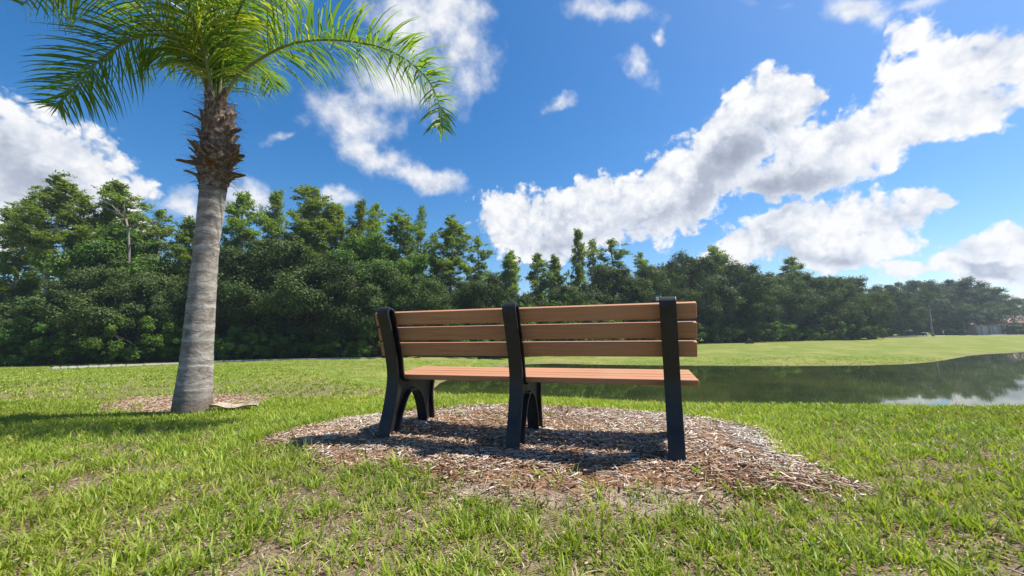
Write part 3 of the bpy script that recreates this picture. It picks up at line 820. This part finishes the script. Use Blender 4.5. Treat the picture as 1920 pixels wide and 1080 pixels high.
# ------------------------------------------------------------------ weeds around the mulch
def build_weeds():
    g = random.Random(9)
    spots = [(742, 880, 'small leafy weed with upright leaves at the front left edge of the mulch'),
             (1012, 905, 'small broad leaved weed at the front edge of the mulch below the middle support'),
             (1048, 908, 'arching thin leaved weed right of the broad leaved one at the mulch edge'),
             (1308, 898, 'green weed in the mulch just right of the right bench support foot'),
             (1222, 842, 'low dark green weed growing in the bench shadow left of the right support'),
             (1455, 908, 'small weed on the right side of the mulch bed near the grass')]
    for n, (px, py, lab) in enumerate(spots):
        x, y = gnd0(px, py); root = empty('weed', (x, y, tz(x, y) + .004), lab, 'weed', 'weeds in the mulch bed')
        for i in range(g.randint(7, 12)):
            az = g.uniform(0, 6.28); ln = g.uniform(.035, .075) * (1.3 if n == 0 else 1); w = g.uniform(.008, .014) * (.5 if n == 2 else 1)
            el = g.uniform(.3, 1.2); d = Vector((math.cos(az) * math.cos(el), math.sin(az) * math.cos(el), math.sin(el))); t = Vector((-math.sin(az), math.cos(az), 0))
            q = Vector((g.uniform(-.01, .01), g.uniform(-.01, .01), 0)); V = []; F = []
            for k in range(5):
                ww = w * math.sin(math.pi * (.1 + .88 * k / 4)) / 2; V += [q - t * ww, q + t * ww]; q = q + d * ln / 4; d = (d + Vector((0, 0, -.28))).normalized()
            F = [(2 * k, 2 * k + 1, 2 * k + 3, 2 * k + 2) for k in range(4)]
            link('leaf', np_mesh('leaf', [tuple(v) for v in V], F, M['grass'], {'rnd': ('FACE', [g.uniform(.1, .6)] * 4)}), root)
build_weeds()

# ------------------------------------------------------------------ trees
def leaf_cloud(C, Nrm, size, g, aspect=.5, jitter=.7):
    n = len(C)
    N = Nrm + g.normal(0, jitter, (n, 3)); N /= np.linalg.norm(N, axis=1)[:, None] + 1e-9
    A = np.cross(N, g.normal(0, 1, (n, 3))); A /= np.linalg.norm(A, axis=1)[:, None] + 1e-9
    B = np.cross(N, A); s = size * (.6 + .8 * g.random(n))
    a = A * s[:, None]; b = B * (s * aspect)[:, None]
    V = np.stack([C - a, C + b + a * .1, C + a, C - b + a * .1], 1).reshape(-1, 3)
    return V, np.arange(n * 4).reshape(-1, 4)
def sph(n, g):
    v = g.normal(0, 1, (n, 3)); return v / np.linalg.norm(v, axis=1)[:, None]
def limb_path(a, b, g, n=5, wob=.08):
    a = Vector(a); b = Vector(b); L = (b - a).length; out = []
    for i in range(n):
        t = i / (n - 1); p = a.lerp(b, t)
        if 0 < i < n - 1: p += Vector((g.normal(0, 1), g.normal(0, 1), g.normal(0, .5))) * L * wob
        out.append(p)
    return out
def make_oak(seed, W=1.0, low=.06, nleaf=66000, mat='oak', nclump=95, leaf=.0088, name='oak_crown'):
    """unit-height tree, crown about W wide"""
    g = np.random.default_rng(seed); cl = []
    while len(cl) < nclump:
        p = g.random(3) * 2 - 1; r = np.linalg.norm(p)
        if r > 1 or r < .45: continue
        h = (p[2] + 1) / 2; zz = low + .07 + (1 - low - .14) * h
        rad = W / 2 * (.55 + .75 * math.sin(math.pi * min(1, h * .72 + .22)) * .62)
        rad *= .85 + .3 * vnoise(math.atan2(p[1], p[0]) * 1.2, h * 3, 1, seed).item()
        cl.append((p[0] * rad, p[1] * rad, zz, g.uniform(.055, .115) * (1 if h < .8 else .8)))
    per = nleaf // nclump; Cs = []; Ns = []; Rn = []
    for (x, y, z, r) in cl:
        s = sph(per, g); rr = r * (g.random(per) ** .35) * (1 + .35 * (g.random(per) - .5))
        # sub-lobes
        tw = sph(30, g); ti = tw[g.integers(0, 30, per)]; tt = g.random(per) ** .6 * (.75 + .5 * g.random(30)[g.integers(0, 30, per)])
        s = ti + g.normal(0, .22, (per, 3)); s /= np.linalg.norm(s, axis=1)[:, None]
        Cs.append(np.array([x, y, z]) + (s * tt[:, None] + g.normal(0, .06, (per, 3))) * r * np.array([1.15, 1.15, .9])); Ns.append(s + np.array([0, 0, .35]))
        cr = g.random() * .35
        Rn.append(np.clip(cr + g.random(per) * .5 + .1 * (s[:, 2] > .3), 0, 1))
    C = np.concatenate(Cs); V, F = leaf_cloud(C, np.concatenate(Ns), leaf, g, .55, .6)
    crown = np_mesh(name, V, F, M[mat], {'rnd': ('FACE', np.concatenate(Rn))})
    mb = MB(); mb.tube(limb_path((0, 0, -.02), (.01, 0, .55), g, 7, .02), [.026, .021, .019, .016, .013, .010, .006], 8)
    for (x, y, z, r) in cl[:26]:
        z0 = g.uniform(.12, .45) * z; mb.tube(limb_path((0, 0, z0 + .05), (x * .92, y * .92, z), g, 5, .05), [.009, .007, .005, .004, .002], 5, False)
    trunk = mb.mesh('oak_trunk', M['bark'], True)
    return [('trunk', trunk), ('crown', crown)]
def make_cypress(seed, start=.35, W=.34, nt=46, per=520, flat=.38, leaf=.0058, bare=.0, top=1.0, name='cypress_crown', pw=.7):
    g = np.random.default_rng(seed); Cs = []; Ns = []; Rn = []; mb = MB()
    bend = limb_path((0, 0, -.02), (g.normal(0, .015), g.normal(0, .015), .985), g, 9, .006)
    mb.tube(bend, [.017, .0145, .0125, .011, .0095, .008, .0062, .0045, .002], 8)
    def axis_at(z):
        i = min(int(z / .985 * 8), 7); t = z / .985 * 8 - i; return bend[i].lerp(bend[i + 1], t)
    for k in range(nt):
        h = (k + g.random()) / nt; z = start + (1.0 - start) * h ** .95
        env = W / 2 * (math.sin(math.pi * min(1, .25 + .75 * h)) ** pw) * (.35 + .9 * g.random())
        if h > .92: env *= .45
        az = k * 2.4 + g.normal(0, .7); c0 = axis_at(min(z - .03 * (1 - h), .97))
        d = Vector((math.cos(az), math.sin(az), g.uniform(-.1, .7)))
        e = c0 + d * env
        mb.tube(limb_path(c0, e, g, 4, .06), [.0042 * (1.2 - h), .0032 * (1.2 - h), .0022 * (1.2 - h), .001], 4, False)
        for q in range(6 if env > .06 else 3):
            f = g.uniform(.3, 1.05); c = c0.lerp(e, f) + Vector((g.normal(0, .014), g.normal(0, .014), g.normal(0, .016)))
            r = g.uniform(.013, .036) * (1.2 - .4 * h)
            m = int(per * .34 * (r / .03) ** 1.4); s = sph(m, g); rr = r * g.random(m) ** .45
            tw = sph(9, g) * np.array([1, 1, .75]) + np.array([0, 0, .15]); ti = tw[g.integers(0, 9, m)]
            P = np.array(c) + (ti * (g.random(m) ** .7)[:, None] * 1.35 + g.normal(0, .17, (m, 3))) * r * np.array([1, 1, flat * 2.2])
            Cs.append(P); Ns.append(np.tile([0, 0, .6], (m, 1)) + s * .6)
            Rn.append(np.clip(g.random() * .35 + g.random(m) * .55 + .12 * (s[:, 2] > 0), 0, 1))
    # a few bare stubs low on the trunk
    for k in range(7):
        z = g.uniform(.2, start + .1); a = g.uniform(0, 6.28); c0 = axis_at(z); L = g.uniform(.02, .06)
        mb.tube([c0, c0 + Vector((math.cos(a) * L, math.sin(a) * L, .2 * L))], [.0025, .001], 4, False)
    V, F = leaf_cloud(np.concatenate(Cs), np.concatenate(Ns), leaf, g, .42, .55)
    crown = np_mesh(name, V, F, M['cypress'], {'rnd': ('FACE', np.concatenate(Rn))})
    return [('trunk', mb.mesh('cypress_trunk', M['paletrunk'], True)), ('crown', crown)]
PROTO = {
    'oak': [make_oak(s, w) for s, w in ((11, .95), (12, 1.1), (13, .85), (14, 1.0))],
    'cyp': [make_cypress(31, .36, .25, 64), make_cypress(32, .52, .32, 44, flat=.34, pw=.45), make_cypress(33, .3, .17, 60, flat=.5, pw=.9), make_cypress(34, .44, .26, 54, flat=.4)],
    'thin': [make_cypress(41, .3, .17, 40, 420, .5), make_cypress(42, .5, .28, 34, 400, .36)],
    'shrub': [make_oak(51, 1.3, .0, 26000, 'shrub', 46, .019, 'shrub_crown'), make_oak(52, 1.6, .0, 26000, 'shrub', 46, .019, 'shrub_crown')],
    'vine': [make_oak(61, .62, .05, 44000, 'shrub', 60, .011, 'vine_crown')],
}
NAMES = {'oak': ('oak_tree', 'tree'), 'cyp': ('cypress_tree', 'tree'), 'thin': ('cypress_tree', 'tree'), 'shrub': ('shrub', 'shrub'), 'vine': ('vine_covered_tree', 'tree')}
tcount = {}
tr = random.Random(77)
def tree(kind, px, top, Y, label, w=1.0, group=None, var=None, z=None):
    i = tcount.get(kind, 0); tcount[kind] = i + 1
    pr = PROTO[kind][(i if var is None else var) % len(PROTO[kind])]
    p = at(px, 622, Y); gz = tz(p.x, p.y); H = at(px, top, Y).z - gz
    H = max(H, .5)
    nm, cat = NAMES[kind]
    if kind == 'shrub': gz -= .09 * H
    e = empty(nm, (p.x, p.y, gz), label, cat, group, rz=tr.uniform(0, 6.28)); e.scale = (H * w, H * w, H)
    for n, me in pr: link(n, me, e)
    return e
G1 = 'trees of the wood beyond the lawn'; G2 = 'shrubs along the foot of the wood'
# skyline cypresses, left to right
for a in [
    ('cyp', 18, 372, 33, 'tall light green cypress at the left edge of the picture', 1.0, 0),
    ('cyp', 78, 332, 31, 'tall flat topped cypress with a thick dark trunk near the left edge', 1.1, 1),
    ('cyp', 182, 346, 34, 'broad full cypress just left of the bare dead snag', 1.35, 3),
    ('thin', 285, 396, 36, 'small crowned sparse cypress right of the bare dead snag', 1.1, 1),
    ('cyp', 132, 420, 37, 'lower cypress between the flat topped and the full cypress', 1.2, 2),
    ('cyp', 338, 412, 35, 'bushy cypress close to the left side of the palm trunk', 1.2, 0),
    ('cyp', 437, 362, 36, 'tall cypress with bare lower trunk right of the palm trunk', 1.05, 3),
    ('cyp', 503, 358, 40, 'pointed pale cypress, second to the right of the palm trunk', .95, 2),
    ('cyp', 572, 352, 36, 'large layered cypress, tallest crown between palm and bench', 1.25, 0),
    ('cyp', 622, 384, 38, 'round topped cypress right of the large layered one', 1.2, 3),
    ('cyp', 667, 376, 37, 'narrow dark cypress above the left bench support', .85, 2),
    ('thin', 702, 384, 40, 'sparse topped cypress above the left bench support', 1.0, 1),
    ('cyp', 742, 398, 38, 'cypress with a slanting top right of the sparse topped one', 1.1, 1),
    ('thin', 789, 391, 41, 'slim spire shaped cypress above the left half of the bench', .7, 0),
    ('cyp', 846, 408, 38, 'tall open cypress with visible limbs left of the middle bench support', 1.1, 1),
    ('thin', 812, 440, 40, 'grey sparse cypress between the slim spire and the open cypress', 1.0, 0),
    ('thin', 897, 449, 42, 'thin cypress with tufted top just left of the middle bench support', 1.0, 1),
    ('cyp', 958, 472, 41, 'full cypress standing above the middle bench support', 1.15, 0),
    ('cyp', 1008, 477, 43, 'even topped cypress, first right of the middle bench support', 1.1, 3),
    ('cyp', 1043, 480, 44, 'even topped cypress, second right of the middle bench support', 1.0, 0),
    ('cyp', 1088, 431, 45, 'tall dark cypress rising above its neighbours over the right half of the bench', .85, 2),
    ('thin', 1118, 452, 47, 'open cypress directly right of the tall dark one over the bench', 1.1, 0),
    ('thin', 1156, 449, 48, 'pale wispy flat topped cypress above the right half of the bench', 1.3, 1),
    ('thin', 1205, 474, 50, 'small wispy cypress left of the right bench support', 1.1, 1),
    ('cyp', 1492, 484, 68, 'light feathery tree top rising over the oaks behind the pond', 1.5, 3),
    ('cyp', 1352, 462, 58, 'feathery light tree rising behind the oaks right of the bench', 1.2, 0),
]: tree(*a[:5], w=a[5], group=G1, var=a[6])
for a in [
    ('oak', -40, 535, 29, 'dark leafy oak cut by the left edge of the picture', 1.0),
    ('oak', 60, 545, 29.5, 'dark leafy oak under the flat topped cypress', 1.1),
    ('oak', 150, 492, 30.5, 'dark green oak in front of the full cypress', 1.0),
    ('oak', 235, 478, 31, 'broad green oak in front of the bare dead snag', 1.0),
    ('oak', 310, 525, 31.5, 'dark oak touching the left side of the palm trunk', .9),
    ('oak', 420, 575, 33, 'dark oak hidden low on the right side of the palm trunk', .9),
    ('oak', 480, 440, 34, 'grey green oak, second to the right of the palm trunk', 1.0),
    ('oak', 560, 428, 34.5, 'grey green oak below the large layered cypress', 1.0),
    ('oak', 640, 470, 34, 'greyish oak halfway between the palm trunk and the bench', 1.0),
    ('oak', 715, 480, 35, 'greyish oak behind the left bench support', .95),
    ('oak', 800, 505, 36, 'dark oak behind the left half of the bench', .9),
    ('oak', 905, 500, 38, 'dark oak just left of the middle bench support', .9),
    ('oak', 985, 545, 39, 'low dark oak just right of the middle bench support', .9),
    ('oak', 1065, 525, 42, 'low bluish oak over the middle of the right bench half', .95),
    ('oak', 1150, 490, 45, 'bluish oak under the wispy flat topped cypress', 1.05),
    ('oak', 1215, 490, 48, 'bluish rounded oak left of the right bench support', 1.0),
    ('oak', 1292, 468, 52, 'tall dark rounded oak rising right of the right bench support', .95),
    ('oak', 1345, 466, 55, 'tall dark oak, second right of the bench', .95),
    ('oak', 1392, 492, 56, 'rounded oak, third right of the bench, behind the pond', .95),
    ('oak', 1440, 505, 59, 'rounded oak, fourth right of the bench, behind the pond', 1.0),
    ('oak', 1500, 502, 62, 'broad oak behind the middle of the pond', 1.0),
    ('oak', 1555, 508, 64, 'dense oak left of the last big oak behind the pond', 1.0),
    ('oak', 1607, 512, 66, 'last big dense oak before the wood steps back behind the pond', 1.0),
    ('oak', 1660, 528, 84, 'oak stepping back behind the edge of the pale road', 1.0),
    ('oak', 1690, 545, 92, 'smaller oak left of the far palm by the road', 1.1),
    ('oak', 1722, 517, 104, 'dark spreading oak behind the far palm', 1.0),
    ('oak', 1762, 522, 112, 'dark oak right behind the far palm top', 1.0),
    ('oak', 1800, 515, 108, 'tallest dark oak behind the small palms at the house', 1.15),
    ('oak', 1845, 532, 112, 'dark oak above the cream garage', 1.1),
    ('oak', 1880, 545, 118, 'low spreading dark oak above the house roof', 1.1),
    ('oak', 1925, 578, 130, 'small oak at the right edge of the picture above the house', 1.2),
]:
    e = tree(*a[:5], w=a[5], group=G1); e['px'] = a[1]
for a in [(665, 425, 35.5, 'bright green vine covered trunk above the left end of the bench'), (706, 430, 36, 'leafy vine covered trunk directly left of the slanting topped cypress'),
          (778, 468, 36.5, 'vine covered trunk with lumpy dark leaves over the left half of the bench'), (200, 400, 32.5, 'vine hung light green tree in front of the full cypress')]:
    tree('vine', *a, w=.85, group=G1)
OAKS = [(o['px'], o['label']) for o in COL.objects if o.get('px') is not None]
used = {}
def near_label(px, pre):
    """names a back tree or shrub by the front oak it stands beside"""
    q = min(OAKS, key=lambda t: abs(t[0] - px)); side = 'left' if px < q[0] else 'right'
    l = pre % (side, q[1]); l = ' '.join(l.split()[:16]) if len(l.split()) > 16 else l
    if l in used: return None
    used[l] = 1; return l
for o in COL.objects:
    if 'px' in o: del o['px']
k = 0
for px in range(-140, 1700, 46):
    Y = float(np.interp(px, [-140, 300, 700, 950, 1100, 1300, 1500, 1700], [40, 43, 44, 47, 53, 62, 72, 96])) + tr.uniform(-2, 3)
    top = float(np.interp(px, [-140, 0, 300, 500, 700, 900, 1100, 1250, 1500, 1700], [505, 500, 490, 475, 495, 525, 530, 525, 530, 555])) + tr.uniform(-8, 25)
    kd = 'oak' if k % 3 != 1 or px > 1200 else 'cyp'; k += 1; x = px + tr.uniform(-10, 10)
    tree(kd, x, top, Y, near_label(x, 'back row tree on the %s behind the %s') or 'dark tree in the back rows of the wood, mostly hidden by the trees before it', w=1.1, group='back row trees of the wood')
for px in range(1640, 2150, 42):
    tree('oak', px, 575 + tr.uniform(-6, 14), 150 + tr.uniform(0, 12), 'distant low tree closing the view behind the house', w=1.6, group='distant trees behind the house')
k = 0
for px in list(range(-120, 1660, 40)):
    Y = float(np.interp(px, [-120, 0, 300, 700, 950, 1100, 1300, 1500, 1640], [27, 27.5, 30.2, 32.6, 36, 40, 48, 57, 63])) + tr.uniform(-.5, 1.2)
    top = float(np.interp(px, [-120, 300, 700, 950, 1100, 1300, 1660], [610, 615, 615, 590, 585, 590, 590])) + tr.uniform(-22, 16)
    tree('shrub', px, top, Y, near_label(px, 'low shrub %s at the foot of the %s') or 'low leafy shrub at the dark foot of the wood, one of an unbroken row', w=1.0, group=G2)
for px in list(range(1150, 1800, 32)):
    Y = float(np.interp(px, [1150, 1300, 1500, 1640, 1680, 1800], [50, 60, 69, 80, 104, 104])) + tr.uniform(-1, 2)
    tree('shrub', px, 572 + tr.uniform(-12, 14), Y, near_label(px, 'dark undergrowth bush at the %s foot of the %s') or 'dark undergrowth bush standing among the trunks behind the pond', w=.85, group='undergrowth among the trunks behind the pond')
for px in list(range(-140, 1150, 38)):
    Y = float(np.interp(px, [-140, 300, 700, 950, 1150], [34, 37, 39, 43, 49])) + tr.uniform(-.8, 1)
    l = near_label(px, 'dark undergrowth bush behind and %s of the %s') or 'dark undergrowth bush standing among the trunks of the wood'
    tree('shrub', px, 560 + tr.uniform(-14, 16), Y, l, w=.8, group='undergrowth among the trunks of the wood')
for a in [(990, 548, 37.5, 'bright green bush behind the bench just right of its middle support'), (1050, 532, 39.5, 'rounded bright green bush rising over the bench back, second right of its middle support'),
          (940, 548, 36.5, 'pale green bush behind the bench just left of its middle support'), (880, 545, 36.5, 'yellowish green bush over the left half of the bench back'),
          (100, 560, 28.5, 'tall bright green bush low at the left of the wood'), (260, 560, 29.5, 'tall bright green bush between the snag and the palm trunk')]:
    tree('shrub', *a, w=.8, group=G2)

# bare dead snag
def build_snag():
    Y = 31.2; P = lambda x, y, dy=0: at(x, y, Y + dy)
    b = P(243, 640); gz = tz(b.x, b.y); B = Vector((b.x, b.y, gz))
    e = empty('dead_tree', B, 'bare silvery dead snag with crooked branches above the left wood', 'tree')
    mb = MB(); mb.tube([Vector((0, 0, -.1)), P(240, 560) - B, P(242, 465) - B, P(240, 430) - B, P(236, 410) - B], [.12, .11, .09, .08, .07], 8)
    mb.build('trunk', M['snag'], e, smooth=True)
    for pts, r in [([(236, 410), (232, 385, -.1), (236, 376), (250, 375, .2), (262, 380, .3)], .05), ([(236, 412), (222, 398), (200, 390), (185, 386), (170, 391)], .075),
                   ([(222, 398), (210, 385), (195, 378), (180, 372)], .05), ([(240, 462), (225, 456), (212, 452)], .05), ([(242, 460), (258, 455), (272, 464)], .05),
                   ([(240, 425), (262, 420), (295, 416), (318, 426), (338, 446)], .06), ([(295, 416), (285, 421), (270, 423)], .03), ([(232, 392), (240, 396), (252, 388)], .03)]:
        pp = [P(*q) - B for q in pts]; mb = MB(); mb.tube(pp, [r * (1 - .8 * i / (len(pp) - 1)) for i in range(len(pp))], 6)
        mb.build('branch', M['snag'], e, smooth=True)
build_snag()

# ------------------------------------------------------------------ small far palms
def palm_proto(seed, fl, droop):
    g = random.Random(seed); mb = MB(); parts = []
    mb.tube([Vector((0, 0, -.1)), Vector((.02, 0, .3)), Vector((0, .03, 1.0))], [.034, .024, .02], 8)
    parts.append(('trunk', mb.mesh('palm_trunk_small', M['ptrunk'], True)))
    for i in range(22):
        az = i * 2.4; el = R(g.uniform(-25, 75)); d = Vector((math.cos(az) * math.cos(el), math.sin(az) * math.cos(el), math.sin(el)))
        q = Vector((0, .03, 1.0)); P = [q.copy()]
        for k in range(5): q = q + d * fl / 5; d = (d + Vector((0, 0, -droop))).normalized(); P.append(q.copy())
        (v, f, r), st = frond_meshes(P, 22, fl * .34, fl * .035, fl * .015, g, .2, .1, 0, 2, 0, 14)
        n0 = len(v); sv = np.array([tuple(x) for x in st.v]); sf = np.array([x for x in st.f if len(x) == 4])
        parts.append(('frond', np_mesh('frond_small', np.concatenate([v, sv]), np.concatenate([f, sf + n0]), M['farpalm'], {'rnd': ('FACE', np.concatenate([r * .8, np.full(len(sf), .2)]))})))
    return parts
PP = palm_proto(3, .42, .33); PP2 = palm_proto(4, .75, .3)
def far_palm(px, trunk_top, Y, label, pp, base_py=None):
    p = at(px, 622, Y); gz = tz(p.x, p.y); H = at(px, trunk_top, Y).z - gz
    e = empty('palm_tree', (p.x, p.y, gz), label, 'palm tree', 'palms beyond the pond', rz=tr.uniform(0, 6)); e.scale = (H,) * 3
    for n, me in pp: link(n, me, e)
far_palm(1749, 562, 86, 'tall single palm standing alone by the pale road beyond the pond', PP)
far_palm(1808, 590, 95, 'small palm left of the cream garage', PP2)
far_palm(1830, 586, 96, 'small palm in front of the left end of the cream garage', PP2)
far_palm(1856, 590, 97, 'small palm in front of the right end of the cream garage', PP2)
far_palm(1890, 588, 99, 'small palm in front of the pink brown house', PP2)

# ------------------------------------------------------------------ far road, house, mailbox, drain, rail
def ribbon(name, pts, w, lift, mat, lab):
    C = crom([Vector((*p, 0)) for p in pts], 60); V = []; F = []
    for i, c in enumerate(C):
        t = (C[min(i + 1, 59)] - C[max(i - 1, 0)]).normalized(); nrm = Vector((-t.y, t.x, 0))
        for s in (-1, -.33, .33, 1):
            q = c + nrm * s * w / 2; V.append((q.x, q.y, tz(q.x, q.y) + lift))
    for i in range(59):
        for j in range(3): a = i * 4 + j; F.append((a, a + 1, a + 5, a + 4))
    o = link(name, np_mesh(name, V, F, mat, smooth=True)); tag(o, lab, kind='structure')
ribbon('road', [(at(1650, 622, 86).x, 86), (at(1740, 622, 92).x, 92), (at(1810, 622, 93).x, 93), (at(1880, 622, 94).x, 92), (150, 88)], 5, .03, M['concrete'], 'pale road passing in front of the house beyond the pond')

def build_house():
    c = at(1868, 622, 101); B = Vector((c.x, 101, tz(c.x, 101)))
    e = empty('house', B, 'low stucco house with brown hip roof and cream garage beyond the pond', 'house')
    def hip(x0, x1, y0, y1, z0, z1, name='roof'):
        mb = MB(); o = .5; x0 -= o; x1 += o; y0 -= o; y1 += o; d = min(x1 - x0, y1 - y0) / 2
        if x1 - x0 > y1 - y0: r0, r1 = (x0 + d, (y0 + y1) / 2, z1), (x1 - d, (y0 + y1) / 2, z1)
        else: r0, r1 = ((x0 + x1) / 2, y0 + d, z1), ((x0 + x1) / 2, y1 - d, z1)
        A = [(x0, y0, z0), (x1, y0, z0), (x1, y1, z0), (x0, y1, z0)]; Lb = [(x, y, z0 - .18) for x, y, _ in A]
        if x1 - x0 > y1 - y0:
            for f in ([A[0], A[1], r1, r0], [A[1], A[2], r1], [A[2], A[3], r0, r1], [A[3], A[0], r0]): mb.poly(f)
        else:
            for f in ([A[0], A[1], r0], [A[1], A[2], r1, r0], [A[2], A[3], r1], [A[3], A[0], r0, r1]): mb.poly(f)
        for i in range(4): mb.poly([Lb[i], Lb[(i + 1) % 4], A[(i + 1) % 4], A[i]])
        mb.poly(Lb[::-1]); mb.build(name, M['roof'], e)
    mb = MB(); mb.box((-3.4, 2.5, 1.35), (7.0, 7, 2.7)); mb.build('garage_wall', M['stucco'], e)
    mb = MB(); mb.box((7.5, 4, 1.5), (14.4, 10, 3.0)); mb.build('wall', M['stuccopink'], e)
    hip(-6.9, .1, -1, 6, 2.72, 4.3); hip(.3, 14.7, -1, 9, 3.02, 5.6)
    for x, w in ((-4.6, 2.2), (-1.9, 2.2)):
        mb = MB(); mb.box((x, -1.03, 1.1), (w, .06, 2.2))
        for z in (.55, 1.1, 1.65): mb.box((x, -1.075, z), (w * .96, .03, .05))
        mb.build('garage_door', M['white'], e)
    for x, w in ((3.2, 1.8), (7, 2.4), (11.5, 1.8)):
        mb = MB(); mb.box((x, -1.03, 1.6), (w + .2, .08, 1.6)); f = mb.build('window', M['white'], e)
        mb = MB(); mb.box((x, -1.08, 1.6), (w, .04, 1.4)); mb.build('pane', M['glass'], f)
    for x in (-6.4, -3.2, -.5):
        mb = MB(); mb.tube([(x, -2.2, 0), (x, -2.2, 2.6)], .2, 10); mb.build('column', M['stucco'], e)
    mb = MB(); mb.box((-3.4, -1.75, 2.62), (7.2, 1.4, .2)); mb.build('porch_beam', M['stucco'], e)
    for i, (px, Y, t) in enumerate([(1905, 97, 606), (1925, 96, 605), (1790, 96, 606)]):
        tree('shrub', px, t, Y, ['rounded hedge shrub under the house windows', 'rounded hedge shrub at the right edge of the picture before the house', 'small pale shrub left of the cream garage'][i], w=.9, group='shrubs by the house')
build_house()
def build_mailbox():
    p = at(1733, 622, 84); e = empty('roadside_stand', (p.x, p.y, tz(p.x, p.y)), 'small white topped stand on dark legs left of the far palm', 'stand')
    mb = MB(); mb.box((0, 0, .82), (1.0, .5, .14)); mb.box((0, 0, .92), (.9, .42, .06)); mb.build('top', M['white'], e, bevel=.02)
    for s in (-.33, .33):
        mb = MB(); mb.box((s, 0, .37), (.09, .09, .76)); mb.build('leg', M['darkwood'], e)
    p = at(1405, 640, 46); e = empty('drain_box', (p.x, p.y, tz(p.x, p.y)), 'small brown drain box on the far bank right of the bench', 'drain')
    mb = MB(); mb.box((0, 0, .1), (.75, .6, .3)); mb.build('housing', M['rust'], e, bevel=.02)
    mb = MB(); mb.box((0, 0, .275), (.95, .8, .05))
    for i in range(5): mb.box((-.32 + .16 * i, 0, .31), (.05, .7, .02))
    mb.build('grate', M['rust'], e)
build_mailbox()
def build_rail():
    pts = [(95, 21.5, 687.5), (150, 22.5, 685.5), (225, 24, 683), (335, 26.5, 679), (430, 28.2, 675), (560, 29.8, 672), (716, 31.4, 669)]
    W = [at(px, py, Y) for px, Y, py in pts]; C = crom(W, 21)
    e = empty('rail_fence', Vector((C[10].x, C[10].y, tz(C[10].x, C[10].y))), 'low pale timber rail fence on dark posts along the foot of the wood', 'fence')
    B = e.location
    for i in range(20):
        a, b = C[i] - B, C[i + 1] - B; d = b - a; mb = MB()
        mb.box((a + b) / 2 - Vector((0, 0, .07)), (d.length * .985, .05, .10), rz=math.atan2(d.y, d.x), ry=-math.atan2(d.z, math.hypot(d.x, d.y))); mb.build('rail', M['railwood'], e)
    for i in range(21):
        p = C[i] - B; g = tz(C[i].x, C[i].y) - B.z; mb = MB(); top = p.z + .03; mb.box((p.x, p.y + .07, (g - .05 + top) / 2), (.1, .09, max(.2, top - g + .05))); mb.build('post', M['darkwood'], e)
build_rail()

# ------------------------------------------------------------------ air
def build_haze():
    m, nt = material('haze_air'); v = nt.n.new('ShaderNodeVolumePrincipled')
    v.inputs['Color'].default_value = (.72, .84, 1, 1); v.inputs['Density'].default_value = .0006; v.inputs['Anisotropy'].default_value = .3
    o = nt.n.new('ShaderNodeOutputMaterial'); nt.l.new(v.outputs[0], o.inputs['Volume'])
    mb = MB(); mb.box((0, 1200, 9), (6000, 3400, 40)); h = mb.build('haze', m); tag(h, kind='stuff')
build_haze()
